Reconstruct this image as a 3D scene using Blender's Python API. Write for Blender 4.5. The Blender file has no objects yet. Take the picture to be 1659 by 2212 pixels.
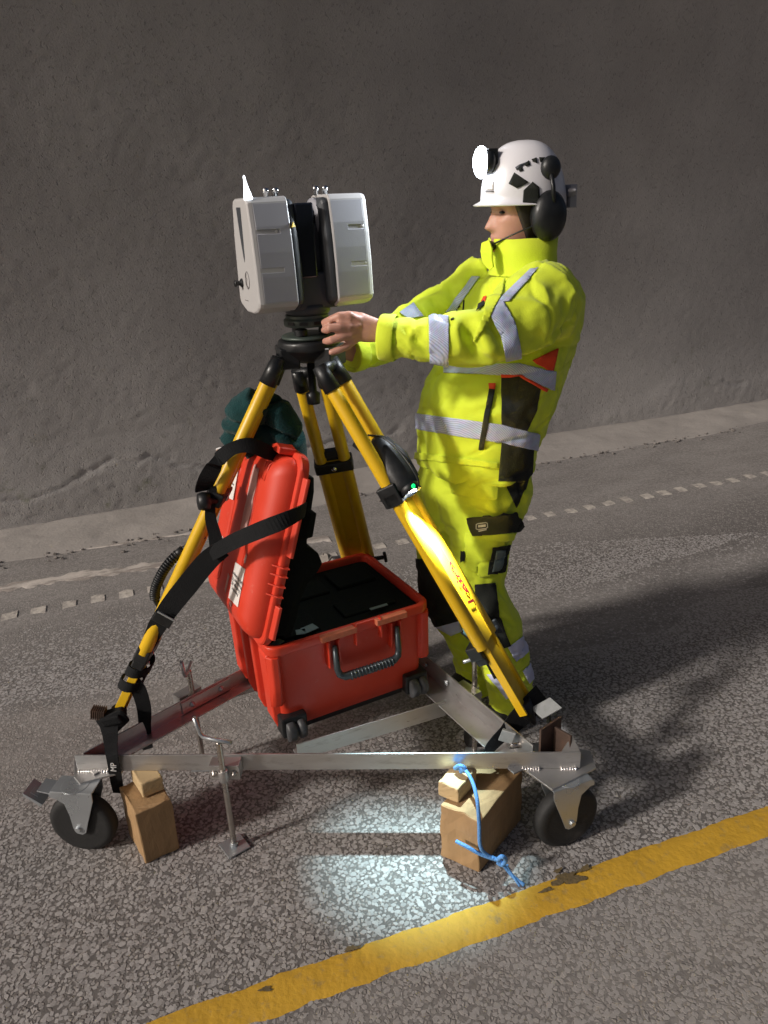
import bpy, bmesh, math, random
import numpy as np
from mathutils import Vector, Matrix

SC = bpy.context.scene
COL = SC.collection
random.seed(7)
R = math.radians

# ------------------------------------------------------------------ camera
PITCH, ROLL, CAMH = R(22.0), R(2.7), 1.72
FPX, CX, CY = 1661.0, 829.5, 1106.0            # lens in pixels of a 1659 x 2212 picture
_f = Vector((0, math.cos(PITCH), -math.sin(PITCH)))
_d = Vector((0, -math.sin(PITCH), -math.cos(PITCH)))
_r = Vector((1, 0, 0))
CXV = math.cos(ROLL) * _r + math.sin(ROLL) * _d
CYV = -math.sin(ROLL) * _r + math.cos(ROLL) * _d
CO = Vector((0, 0, CAMH))
cam_data = bpy.data.cameras.new('camera')
cam_data.sensor_fit = 'VERTICAL'
cam_data.sensor_height = 36.0
cam_data.lens = FPX / 2212.0 * 36.0
cam_data.clip_end = 200.0
cam = bpy.data.objects.new('camera', cam_data)
COL.objects.link(cam)
cam.matrix_world = Matrix((
    (CXV.x, -CYV.x, -_f.x, CO.x), (CXV.y, -CYV.y, -_f.y, CO.y),
    (CXV.z, -CYV.z, -_f.z, CO.z), (0, 0, 0, 1)))
SC.camera = cam

# ------------------------------------------------------------------ light
SUN_AZ, SUN_EL = R(27.0), R(28.0)              # the way the light travels over the ground; its height
world = bpy.data.worlds.new('World')
SC.world = world
world.use_nodes = True
wn = world.node_tree.nodes
bg = wn['Background']
sky = wn.new('ShaderNodeTexSky')
sky.sky_type = 'NISHITA'
sky.sun_disc = False
sky.sun_elevation = SUN_EL
to_sun = Vector((-math.cos(SUN_AZ), -math.sin(SUN_AZ), math.tan(SUN_EL)))
sky.sun_rotation = math.atan2(to_sun.x, to_sun.y)
sky.air_density = 0.6
sky.dust_density = 6.0
sky.ozone_density = 0.2
world.node_tree.links.new(sky.outputs['Color'], bg.inputs['Color'])
bg.inputs['Strength'].default_value = 0.038
sun_data = bpy.data.lights.new('sun', 'SUN')
sun_data.energy = 2.2
sun_data.angle = R(5.0)
sun_data.color = (1.0, 0.935, 0.87)
sun = bpy.data.objects.new('sun', sun_data)
COL.objects.link(sun)
sun.rotation_euler = (-to_sun).to_track_quat('-Z', 'Y').to_euler()
sun.location = (-6, -3, 5)
vs = SC.view_settings
vs.view_transform = 'Standard'
vs.look = 'None'
vs.exposure = 0.3
vs.gamma = 1.0
vs.use_curve_mapping = False
SC.render.engine = 'CYCLES'

# ------------------------------------------------------------------ helpers
def ray(px, py):
    return _f + (px - CX) / FPX * CXV + (py - CY) / FPX * CYV
def at(px, py, Y):
    d = ray(px, py)
    return CO + d * (Y / d.y)
def atz(px, py, z):
    d = ray(px, py)
    return CO + d * ((z - CAMH) / d.z)
V = Vector

def frame(axis, hint=(0, 0, 1)):
    a = V(axis).normalized()
    h = V(hint)
    if abs(a.dot(h.normalized())) > 0.98:
        h = V((1, 0, 0)) if abs(a.x) < 0.9 else V((0, 1, 0))
    u = h.cross(a).normalized()
    w = a.cross(u).normalized()
    return a, u, w

class MB:
    def __init__(s):
        s.v, s.f, s.m, s.s = [], [], [], []
    def add(s, vs_, fs, m=0, smooth=False):
        o = len(s.v)
        s.v += [tuple(p) for p in vs_]
        for f in fs:
            s.f.append([i + o for i in f]); s.m.append(m); s.s.append(smooth)
        return s
    def obox(s, c, ux, uy, uz, m=0):
        c, ux, uy, uz = V(c), V(ux), V(uy), V(uz)
        p = [c + sx * ux + sy * uy + sz * uz for sz in (-1, 1) for sy in (-1, 1) for sx in (-1, 1)]
        fs = [(0, 2, 3, 1), (4, 5, 7, 6), (0, 1, 5, 4), (2, 6, 7, 3), (0, 4, 6, 2), (1, 3, 7, 5)]
        if ux.cross(uy).dot(uz) < 0: fs = [f[::-1] for f in fs]
        return s.add(p, fs, m)
    def box(s, c, size, rz=0.0, m=0):
        c_, s_ = math.cos(rz), math.sin(rz)
        return s.obox(c, V((c_, s_, 0)) * size[0] / 2, V((-s_, c_, 0)) * size[1] / 2, V((0, 0, size[2] / 2)), m)
    def loft(s, rings, m=0, smooth=True, cap=True, closed=True):
        n = len(rings[0]); vs_ = [p for r in rings for p in r]; fs = []
        for i in range(len(rings) - 1):
            for j in range(n if closed else n - 1):
                k = (j + 1) % n
                fs.append((i * n + j, i * n + k, (i + 1) * n + k, (i + 1) * n + j))
        s.add(vs_, fs, m, smooth)
        if cap:
            o = len(s.v) - len(vs_)
            s.f.append([o + j for j in range(n)][::-1]); s.m.append(m); s.s.append(False)
            s.f.append([o + (len(rings) - 1) * n + j for j in range(n)]); s.m.append(m); s.s.append(False)
        return s
    def tube(s, pts, r, n=12, m=0, smooth=True, cap=True, flat=None, hint=(0, 0, 1)):
        pts = [V(p) for p in pts]
        rs = r if isinstance(r, (list, tuple)) else [r] * len(pts)
        rings = []; prev = None
        for i, p in enumerate(pts):
            t = (pts[min(i + 1, len(pts) - 1)] - pts[max(i - 1, 0)])
            a, u, w = frame(t, hint)
            if prev is not None:
                u = (prev - a * prev.dot(a)).normalized(); w = a.cross(u)
            prev = u
            ru = rs[i]; rw = rs[i] * (flat if flat else 1)
            rings.append([p + u * ru * math.cos(2 * math.pi * j / n) + w * rw * math.sin(2 * math.pi * j / n) for j in range(n)])
        return s.loft(rings, m, smooth, cap)
    def cyl(s, p0, p1, r0, r1=None, n=16, m=0):
        return s.tube([p0, p1], [r0, r0 if r1 is None else r1], n, m)
    def lathe(s, o, axis, prof, n=24, m=0, hint=(0, 0, 1), cap=True):
        a, u, w = frame(axis, hint); o = V(o)
        rings = [[o + a * h + (u * math.cos(2 * math.pi * j / n) + w * math.sin(2 * math.pi * j / n)) * r for j in range(n)] for r, h in prof]
        return s.loft(rings, m, True, cap)
    def prism(s, poly, o, ex, ey, ez, m=0):
        o, ex, ey, ez = V(o), V(ex), V(ey), V(ez)
        n = len(poly)
        a = [o + ex * x + ey * y for x, y in poly]; b = [p + ez for p in a]
        area = sum(poly[i][0] * poly[(i + 1) % n][1] - poly[(i + 1) % n][0] * poly[i][1] for i in range(n))
        flip = (ex.cross(ey).dot(ez) * area) < 0
        fs = [list(range(n))[::-1], list(range(n, 2 * n))] + [(i, (i + 1) % n, n + (i + 1) % n, n + i) for i in range(n)]
        if flip: fs = [f[::-1] for f in fs]
        return s.add(a + b, fs, m)
    def ribbon(s, pts, wdirs, w, t=0.0025, m=0, sub=6):
        """flat strap through pts; wdirs give the direction of its width"""
        pts = [V(p) for p in pts]
        if not isinstance(wdirs, list): wdirs = [wdirs] * len(pts)
        ws = w if isinstance(w, list) else [w] * len(pts)
        P, W, S = [], [], []
        n = len(pts)
        for i in range(n - 1):
            p0, p1, p2, p3 = pts[max(i - 1, 0)], pts[i], pts[i + 1], pts[min(i + 2, n - 1)]
            for k in range(sub):
                u = k / sub
                P.append(0.5 * ((2 * p1) + (p2 - p0) * u + (2 * p0 - 5 * p1 + 4 * p2 - p3) * u * u + (3 * p1 - p0 - 3 * p2 + p3) * u ** 3))
                W.append(V(wdirs[i]).lerp(V(wdirs[i + 1]), u)); S.append(ws[i] * (1 - u) + ws[i + 1] * u)
        P.append(pts[-1]); W.append(V(wdirs[-1])); S.append(ws[-1])
        rings = []
        for i, p in enumerate(P):
            tg = (P[min(i + 1, len(P) - 1)] - P[max(i - 1, 0)]).normalized()
            wd = W[i]; wd = (wd - tg * wd.dot(tg)).normalized(); nn = tg.cross(wd)
            h = S[i] / 2
            rings.append([p - wd * h - nn * t, p + wd * h - nn * t, p + wd * h + nn * t, p - wd * h + nn * t])
        return s.loft(rings, m, False)
    def ellipsoid(s, c, ax, ay, az, n=20, k=12, m=0):
        c, ax, ay, az = V(c), V(ax), V(ay), V(az)
        rings = []
        for i in range(k + 1):
            ph = math.pi * (i + 0.02) / (k + 0.04) - math.pi / 2
            rings.append([c + az * math.sin(ph) + (ax * math.cos(2 * math.pi * j / n) + ay * math.sin(2 * math.pi * j / n)) * math.cos(ph) for j in range(n)])
        return s.loft(rings, m, True)
    def mesh(s, name, origin=None):
        me = bpy.data.meshes.new(name)
        o = V(origin) if origin is not None else V((0, 0, 0))
        me.from_pydata([(p[0] - o.x, p[1] - o.y, p[2] - o.z) for p in s.v], [], s.f)
        me.polygons.foreach_set('material_index', s.m)
        me.polygons.foreach_set('use_smooth', s.s)
        me.update()
        return me
    def build(s, name, mats, parent=None, bevel=0.0, label=None, seg=2, origin=None):
        return link_mesh(s.mesh(name, origin), name, mats, parent, bevel, label, seg, origin)

def auto_smooth(o, deg=38):
    me = o.data; me.polygons.foreach_set('use_smooth', np.ones(len(me.polygons), bool)); me.set_sharp_from_angle(angle=R(deg)); me.update(); return o
ROOT_LOC = {}
def link_mesh(me, name, mats, parent=None, bevel=0.0, label=None, seg=2, origin=None):
    for mt in (mats if isinstance(mats, (list, tuple)) else [mats]):
        me.materials.append(mt)
    o = bpy.data.objects.new(name, me)
    COL.objects.link(o)
    if origin is not None: o.location = origin
    if parent is not None:
        o.parent = parent
        if parent.name in ROOT_LOC:
            o.matrix_parent_inverse = Matrix.Translation(-ROOT_LOC[parent.name])
    if bevel:
        b = o.modifiers.new('bevel', 'BEVEL')
        b.width = bevel; b.segments = seg; b.limit_method = 'ANGLE'; b.angle_limit = R(35)
        b.harden_normals = False
    if label: o['label'] = label
    return o
def tag(o, label, cat, group=None):
    o['label'] = label; o['category'] = cat
    if group: o['group'] = group
    return o
def thing(name, label, cat, loc, group=None):
    o = bpy.data.objects.new(name, None)
    o.empty_display_size = 0.05
    COL.objects.link(o); o.location = loc
    ROOT_LOC[o.name] = V(loc)
    return tag(o, label, cat, group)

# numpy value noise
def _hash(ix, iy, iz, seed):
    h = (ix * 374761393 + iy * 668265263 + iz * 2147483647 + seed * 1274126177) & 0xFFFFFFFF
    h = ((h ^ (h >> 13)) * 1274126177) & 0xFFFFFFFF
    h = (h ^ (h >> 16)) & 0xFFFF
    return h / 65535.0
def vnoise(P, seed=0):
    P = np.asarray(P, dtype=np.float64)
    i = np.floor(P).astype(np.int64); f = P - i
    f = f * f * f * (f * (f * 6 - 15) + 10)
    out = 0
    for dx in (0, 1):
        for dy in (0, 1):
            for dz in (0, 1):
                w = (f[:, 0] if dx else 1 - f[:, 0]) * (f[:, 1] if dy else 1 - f[:, 1]) * (f[:, 2] if dz else 1 - f[:, 2])
                out = out + w * _hash(i[:, 0] + dx, i[:, 1] + dy, i[:, 2] + dz, seed)
    return out * 2 - 1
def fbm(P, oct=4, seed=0, gain=0.5):
    P = np.asarray(P, dtype=np.float64); a, s_ = 1.0, 0
    for k in range(oct):
        s_ = s_ + a * vnoise(P * (2.03 ** k) + 17.3 * k, seed + k); a *= gain
    return s_

# ------------------------------------------------------------------ materials
def mat(name, col, rough=0.6, metal=0.0, spec=0.5, noise=0.0, nscale=20.0, bump=0.0, bscale=60.0,
        dirt=None, dirt_amt=0.0, dirt_scale=6.0, sheen=0.0, emit=None, estr=0.0, stretch=(1, 1, 1), rvar=0.0):
    m = bpy.data.materials.new(name); m.use_nodes = True
    nt = m.node_tree; N, L = nt.nodes, nt.links
    b = N['Principled BSDF']
    b.inputs['Base Color'].default_value = (*col, 1)
    b.inputs['Roughness'].default_value = rough
    b.inputs['Metallic'].default_value = metal
    b.inputs['Specular IOR Level'].default_value = spec
    if sheen: b.inputs['Sheen Weight'].default_value = sheen
    if emit:
        b.inputs['Emission Color'].default_value = (*emit, 1)
        b.inputs['Emission Strength'].default_value = estr
    tc = N.new('ShaderNodeTexCoord'); mp = N.new('ShaderNodeMapping')
    mp.inputs['Scale'].default_value = stretch
    L.new(tc.outputs['Object'], mp.inputs['Vector'])
    last = None
    if noise or rvar:
        n1 = N.new('ShaderNodeTexNoise'); n1.inputs['Scale'].default_value = nscale; n1.inputs['Detail'].default_value = 5
        L.new(mp.outputs['Vector'], n1.inputs['Vector'])
    if noise:
        mx = N.new('ShaderNodeMix'); mx.data_type = 'RGBA'
        mx.inputs['A'].default_value = (*[c * (1 - noise) for c in col], 1)
        mx.inputs['B'].default_value = (*[min(1, c * (1 + noise)) for c in col], 1)
        L.new(n1.outputs['Fac'], mx.inputs['Factor']); last = mx.outputs['Result']
    if rvar:
        mr = N.new('ShaderNodeMapRange'); mr.inputs['To Min'].default_value = max(0.02, rough - rvar); mr.inputs['To Max'].default_value = min(1, rough + rvar)
        mr.inputs['From Min'].default_value = 0.3; mr.inputs['From Max'].default_value = 0.7
        L.new(n1.outputs['Fac'], mr.inputs['Value']); L.new(mr.outputs['Result'], b.inputs['Roughness'])
    if dirt:
        n2 = N.new('ShaderNodeTexNoise'); n2.inputs['Scale'].default_value = dirt_scale; n2.inputs['Detail'].default_value = 8; n2.inputs['Roughness'].default_value = 0.7
        L.new(mp.outputs['Vector'], n2.inputs['Vector'])
        rp = N.new('ShaderNodeMapRange'); rp.inputs['From Min'].default_value = 0.62 - 0.3 * dirt_amt; rp.inputs['From Max'].default_value = 0.78 - 0.1 * dirt_amt
        rp.inputs['To Max'].default_value = min(1, 0.35 + dirt_amt)
        L.new(n2.outputs['Fac'], rp.inputs['Value'])
        mx2 = N.new('ShaderNodeMix'); mx2.data_type = 'RGBA'
        if last: L.new(last, mx2.inputs['A'])
        else: mx2.inputs['A'].default_value = (*col, 1)
        mx2.inputs['B'].default_value = (*dirt, 1)
        L.new(rp.outputs['Result'], mx2.inputs['Factor']); last = mx2.outputs['Result']
    if last: L.new(last, b.inputs['Base Color'])
    if bump:
        n3 = N.new('ShaderNodeTexNoise'); n3.inputs['Scale'].default_value = bscale; n3.inputs['Detail'].default_value = 4
        L.new(mp.outputs['Vector'], n3.inputs['Vector'])
        bp = N.new('ShaderNodeBump'); bp.inputs['Strength'].default_value = bump; bp.inputs['Distance'].default_value = 0.004
        L.new(n3.outputs['Fac'], bp.inputs['Height']); L.new(bp.outputs['Normal'], b.inputs['Normal'])
    return m

def stripe_mat(name, col, col2, scale, rough=0.35, metal=0.0, direction='DIAGONAL'):
    m = mat(name, col, rough, metal, noise=0.0)
    N, L = m.node_tree.nodes, m.node_tree.links
    b = N['Principled BSDF']
    tc = N.new('ShaderNodeTexCoord')
    w = N.new('ShaderNodeTexWave'); w.wave_type = 'BANDS'; w.bands_direction = direction
    w.inputs['Scale'].default_value = scale; w.inputs['Distortion'].default_value = 0.3
    L.new(tc.outputs['Object'], w.inputs['Vector'])
    rp = N.new('ShaderNodeValToRGB')
    rp.color_ramp.elements[0].position = 0.25; rp.color_ramp.elements[1].position = 0.55
    rp.color_ramp.elements[0].color = (*col2, 1); rp.color_ramp.elements[1].color = (*col, 1)
    L.new(w.outputs['Fac'], rp.inputs['Fac'])
    n1 = N.new('ShaderNodeTexNoise'); n1.inputs['Scale'].default_value = 9
    mx = N.new('ShaderNodeMix'); mx.data_type = 'RGBA'; mx.blend_type = 'MULTIPLY'
    mx.inputs['Factor'].default_value = 0.35
    L.new(rp.outputs['Color'], mx.inputs['A']); L.new(n1.outputs['Color'], mx.inputs['B'])
    L.new(mx.outputs['Result'], b.inputs['Base Color'])
    return m

M = {}
M['tripod_yellow'] = mat('tripod_yellow_paint', (0.72, 0.44, 0.012), 0.38, noise=0.10, nscale=30, dirt=(0.25, 0.14, 0.03), dirt_amt=0.05, dirt_scale=25, bump=0.05, bscale=150)
M['black'] = mat('black_plastic', (0.010, 0.011, 0.012), 0.42, noise=0.3, nscale=40, bump=0.1, bscale=200, rvar=0.12)
M['strap'] = mat('black_webbing', (0.0085, 0.009, 0.010), 0.85, spec=0.25, noise=0.35, nscale=50, bump=0.5, bscale=400)
M['rubber'] = mat('black_rubber', (0.014, 0.014, 0.014), 0.7, noise=0.4, nscale=20, dirt=(0.10, 0.09, 0.08), dirt_amt=0.15, dirt_scale=12, bump=0.2, bscale=120)
M['worn_rubber'] = mat('worn_grey_rubber', (0.06, 0.062, 0.066), 0.5, noise=0.4, nscale=40, dirt=(0.16, 0.15, 0.14), dirt_amt=0.15, dirt_scale=40)
M['alu'] = mat('aluminium', (0.52, 0.51, 0.50), 0.38, 0.85, noise=0.15, nscale=8, dirt=(0.20, 0.17, 0.15), dirt_amt=0.25, dirt_scale=14, bump=0.1, bscale=90, stretch=(1, 1, 4), rvar=0.12)
M['zinc'] = mat('zinc_plated_steel', (0.50, 0.53, 0.55), 0.33, 0.75, noise=0.12, nscale=12, rvar=0.1, dirt=(0.25, 0.22, 0.19), dirt_amt=0.1, dirt_scale=18)
M['dull_zinc'] = mat('dull_zinc', (0.22, 0.23, 0.23), 0.6, 0.4, noise=0.3, nscale=40, dirt=(0.10, 0.09, 0.08), dirt_amt=0.2, dirt_scale=25)
M['steel'] = mat('threaded_steel', (0.48, 0.44, 0.40), 0.3, 0.9, noise=0.2, nscale=30, rvar=0.1, dirt=(0.16, 0.09, 0.05), dirt_amt=0.2, dirt_scale=25)
M['weld'] = mat('bright_weld', (0.75, 0.72, 0.70), 0.18, 1.0, noise=0.2, nscale=60, bump=0.5, bscale=120)
M['rust'] = mat('rusty_steel', (0.10, 0.065, 0.05), 0.65, 0.5, noise=0.5, nscale=25, dirt=(0.22, 0.10, 0.05), dirt_amt=0.3, dirt_scale=18, bump=0.2)
M['red'] = mat('red_plastic', (0.64, 0.046, 0.019), 0.45, noise=0.10, nscale=10, dirt=(0.62, 0.24, 0.18), dirt_amt=0.02, dirt_scale=34, bump=0.06, bscale=180, rvar=0.1)
M['foam'] = mat('black_foam', (0.005, 0.0065, 0.005), 0.95, spec=0.15, noise=0.4, nscale=60, bump=0.4, bscale=250)
M['pale_tape'] = mat('torn_tape_residue', (0.60, 0.36, 0.33), 0.6, noise=0.12, nscale=30, dirt=(0.55, 0.08, 0.05), dirt_amt=-0.02, dirt_scale=60)
M['paper'] = mat('paper_label', (0.72, 0.68, 0.64), 0.7, noise=0.05, nscale=30)
M['ink'] = mat('grey_print', (0.12, 0.11, 0.11), 0.8)
M['darkink'] = mat('black_print', (0.02, 0.02, 0.02), 0.8)
M['redink'] = mat('red_print', (0.13, 0.008, 0.008), 0.9, spec=0.05)
M['whiteink'] = mat('white_print', (0.7, 0.7, 0.7), 0.7)
M['scan_white'] = mat('scanner_white', (0.45, 0.44, 0.435), 0.42, noise=0.04, nscale=15, bump=0.04, bscale=300)
M['scan_grey'] = mat('scanner_grey', (0.32, 0.32, 0.35), 0.5, noise=0.05, nscale=20, bump=0.08, bscale=350)
M['handle_grey'] = mat('blue_grey_handle', (0.055, 0.070, 0.078), 0.32, 0.3, noise=0.3, nscale=40, rvar=0.1)
M['scan_dark'] = mat('scanner_dark', (0.045, 0.050, 0.058), 0.5, noise=0.2, nscale=20, bump=0.05, bscale=300)
M['glass'] = mat('dark_window_glass', (0.012, 0.014, 0.02), 0.12, noise=0.1)
M['chrome'] = mat('chrome', (0.75, 0.75, 0.75), 0.12, 1.0, noise=0.03)
M['tribrach'] = mat('green_grey_tribrach', (0.055, 0.072, 0.062), 0.4, 0.2, noise=0.2, nscale=30)
M['hivis'] = mat('hi_vis_yellow', (0.68, 0.81, 0.030), 0.8, noise=0.07, nscale=14, bump=0.25, bscale=300, sheen=0.15, dirt=(0.30, 0.34, 0.03), dirt_amt=0.02, dirt_scale=7)
M['blackcloth'] = mat('black_cloth', (0.008, 0.010, 0.007), 0.9, noise=0.3, nscale=30, bump=0.4, bscale=300)
M['orange'] = mat('orange_red_cloth', (0.75, 0.06, 0.015), 0.75, noise=0.1)
M['teal'] = mat('dark_teal_fleece', (0.006, 0.040, 0.042), 0.95, spec=0.2, noise=0.35, nscale=60, bump=0.8, bscale=250, sheen=0.15)
M['reflect'] = stripe_mat('reflective_tape', (0.66, 0.72, 0.94), (0.40, 0.45, 0.64), 95.0)
M['reflect_plain'] = mat('reflective_tape_plain', (0.64, 0.67, 0.90), 0.35, noise=0.12, nscale=20)
M['skin'] = mat('skin', (0.52, 0.27, 0.20), 0.5, noise=0.12, nscale=25, dirt=(0.42, 0.16, 0.12), dirt_amt=0.1, dirt_scale=14, bump=0.1, bscale=200)
M['skin'].node_tree.nodes['Principled BSDF'].inputs['Subsurface Weight'].default_value = 0.12
M['skin'].node_tree.nodes['Principled BSDF'].inputs['Subsurface Radius'].default_value = (0.012, 0.004, 0.002)
M['hair'] = mat('dark_hair', (0.03, 0.022, 0.018), 0.7, noise=0.4, nscale=80)
M['helmet'] = mat('white_helmet_shell', (0.72, 0.71, 0.74), 0.28, noise=0.03, nscale=10)
M['wood'] = mat('sawn_timber', (0.35, 0.215, 0.10), 0.75, noise=0.25, nscale=7, bump=0.35, bscale=22, stretch=(5, 5, 1), dirt=(0.17, 0.085, 0.04), dirt_amt=0.12, dirt_scale=5)
M['wood_pale'] = mat('pale_sawn_timber', (0.50, 0.36, 0.19), 0.75, noise=0.18, nscale=16, bump=0.3, bscale=60, dirt=(0.28, 0.17, 0.08), dirt_amt=0.05, dirt_scale=9)
M['rope'] = mat('blue_rope', (0.10, 0.28, 0.62), 0.6, noise=0.2, nscale=80, bump=0.8, bscale=220)
M['green_led'] = mat('green_led', (0.0, 0.3, 0.1), 0.4, emit=(0.0, 1.0, 0.22), estr=1.0)
M['lamp_lens'] = mat('lit_lamp_lens', (0.9, 0.9, 0.9), 0.3, emit=(0.86, 0.93, 1.0), estr=60.0)
M['yellow_sign'] = mat('yellow_warning', (0.6, 0.42, 0.02), 0.5)

# ------------------------------------------------------------------ the road
AZ = R(18.6)                                    # the road runs this way, turned from +x towards +y
RD = V((math.cos(AZ), math.sin(AZ), 0))         # along the road
RN = V((-math.sin(AZ), math.cos(AZ), 0))        # across it, towards the tunnel wall
def road(s_, t, z=0.0):
    return RD * s_ + RN * t + V((0, 0, z))

def road_material(name, pebble=False):
    m = bpy.data.materials.new(name); m.use_nodes = True
    nt = m.node_tree; N, L = nt.nodes, nt.links
    b = N['Principled BSDF']; b.inputs['Roughness'].default_value = 0.85
    b.inputs['Specular IOR Level'].default_value = 0.3
    geo = N.new('ShaderNodeNewGeometry')
    mp = N.new('ShaderNodeMapping'); mp.inputs['Rotation'].default_value = (0, 0, -AZ)
    L.new(geo.outputs['Position'], mp.inputs['Vector'])
    sep = N.new('ShaderNodeSeparateXYZ'); L.new(mp.outputs['Vector'], sep.inputs['Vector'])
    def math_(op, a, bb=None, clamp=False):
        n = N.new('ShaderNodeMath'); n.operation = op; n.use_clamp = clamp
        for i, x in enumerate((a, bb)):
            if x is None: continue
            if isinstance(x, (int, float)): n.inputs[i].default_value = x
            else: L.new(x, n.inputs[i])
        return n.outputs[0]
    def rng(x, a, c, lo=0.0, hi=1.0):
        n = N.new('ShaderNodeMapRange'); n.interpolation_type = 'SMOOTHSTEP'
        n.inputs['From Min'].default_value = a; n.inputs['From Max'].default_value = c
        n.inputs['To Min'].default_value = lo; n.inputs['To Max'].default_value = hi
        L.new(x, n.inputs['Value']); return n.outputs['Result']
    def noise_(scale, detail=5, stretch=(1, 1, 1), rough=0.6):
        q = N.new('ShaderNodeMapping'); q.inputs['Scale'].default_value = stretch
        L.new(mp.outputs['Vector'], q.inputs['Vector'])
        n = N.new('ShaderNodeTexNoise'); n.inputs['Scale'].default_value = scale; n.inputs['Detail'].default_value = detail
        n.inputs['Roughness'].default_value = rough
        L.new(q.outputs['Vector'], n.inputs['Vector']); return n.outputs['Fac']
    def mix(f, a, c):
        n = N.new('ShaderNodeMix'); n.data_type = 'RGBA'
        if isinstance(f, float): n.inputs['Factor'].default_value = f
        else: L.new(f, n.inputs['Factor'])
        for k, x in (('A', a), ('B', c)):
            if isinstance(x, tuple): n.inputs[k].default_value = (*x, 1)
            else: L.new(x, n.inputs[k])
        return n.outputs['Result']
    t = sep.outputs['Y']
    wob = noise_(1.3, 4, (0.5, 1, 1)); tw = math_('ADD', t, math_('MULTIPLY', math_('SUBTRACT', wob, 0.5), 0.5))
    track = math_('MULTIPLY', rng(tw, 2.05, 2.35), rng(tw, 2.95, 2.65))
    far = rng(tw, 2.85, 3.55)
    near = math_('MULTIPLY', rng(tw, 1.32, 1.20), 0.7)
    mot = rng(noise_(7, 7, (0.45, 1, 1)), 0.38, 0.62)
    d0 = math_('ADD', math_('ADD', math_('MULTIPLY', track, 0.85), math_('MULTIPLY', far, 0.95)), near, True)
    dust = math_('MULTIPLY', d0, math_('ADD', math_('MULTIPLY', mot, 0.35), 0.65), True)
    if pebble:
        at_ = N.new('ShaderNodeAttribute'); at_.attribute_name = 'tone'
        fine = noise_(160, 3)
        stone = mix(at_.outputs['Fac'], (0.24, 0.223, 0.214), (0.43, 0.406, 0.394))
        stone = mix(math_('MULTIPLY', rng(fine, 0.5, 0.75), 0.35), stone, (0.12, 0.10, 0.09))
        col = mix(math_('MULTIPLY', dust, 0.85), stone, (0.335, 0.312, 0.295))
        L.new(col, b.inputs['Base Color'])
        b.inputs['Roughness'].default_value = 0.6
        bp = N.new('ShaderNodeBump'); bp.inputs['Strength'].default_value = 0.25; bp.inputs['Distance'].default_value = 0.002
        L.new(fine, bp.inputs['Height']); L.new(bp.outputs['Normal'], b.inputs['Normal'])
        return m
    vo = N.new('ShaderNodeTexVoronoi'); vo.inputs['Scale'].default_value = 88
    L.new(mp.outputs['Vector'], vo.inputs['Vector'])
    ve = N.new('ShaderNodeTexVoronoi'); ve.feature = 'DISTANCE_TO_EDGE'; ve.inputs['Scale'].default_value = 88
    L.new(mp.outputs['Vector'], ve.inputs['Vector'])
    hs = N.new('ShaderNodeSeparateColor'); L.new(vo.outputs['Color'], hs.inputs['Color'])
    smask = rng(ve.outputs['Distance'], 0.05, 0.22)
    keep = rng(hs.outputs['Green'], 0.18, 0.3)
    smask = math_('MULTIPLY', smask, keep)
    stone = mix(hs.outputs['Red'], (0.19, 0.17, 0.156), (0.40, 0.368, 0.345))
    pits = rng(noise_(55, 6, (1, 1, 1), 0.7), 0.42, 0.6)
    matrix = mix(noise_(30, 6), (0.10, 0.091, 0.086), (0.19, 0.174, 0.165))
    col = mix(smask, matrix, stone)
    dcol = mix(noise_(3.5, 8, (0.35, 1, 1), 0.65), (0.25, 0.231, 0.218), (0.40, 0.373, 0.350))
    dcol = mix(math_('MULTIPLY', rng(noise_(38, 8, (0.8, 1, 1), 0.75), 0.52, 0.68), 0.55), dcol, (0.12, 0.104, 0.094))
    col = mix(math_('MULTIPLY', dust, math_('ADD', math_('MULTIPLY', pits, 0.45), 0.5), True), col, dcol)
    stain = rng(noise_(0.9, 6, (0.4, 1.2, 1)), 0.52, 0.72)
    col = mix(math_('MULTIPLY', stain, 0.35), col, (0.10, 0.088, 0.08))
    L.new(col, b.inputs['Base Color'])
    hgt = math_('MULTIPLY', smask, math_('SUBTRACT', 1.0, math_('MULTIPLY', dust, 0.85)))
    hgt = math_('ADD', hgt, math_('MULTIPLY', noise_(120, 6), 0.8))
    bp = N.new('ShaderNodeBump'); bp.inputs['Strength'].default_value = 0.6; bp.inputs['Distance'].default_value = 0.003
    L.new(hgt, bp.inputs['Height']); L.new(bp.outputs['Normal'], b.inputs['Normal'])
    return m
M['asphalt'] = road_material('worn_asphalt')
M['aggregate'] = road_material('exposed_aggregate', True)

# road sheet: one mesh, wide and long enough to run out of sight
rm = MB()
T_EDGE = 4.55                                    # where the road meets the raised dusty edge of the wall
rm.add([road(-40, -12), road(40, -12), road(40, T_EDGE + 0.9), road(-40, T_EDGE + 0.9)], [(0, 1, 2, 3)])
road_o = rm.build('road', M['asphalt'])
road_o['kind'] = 'structure'

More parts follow.
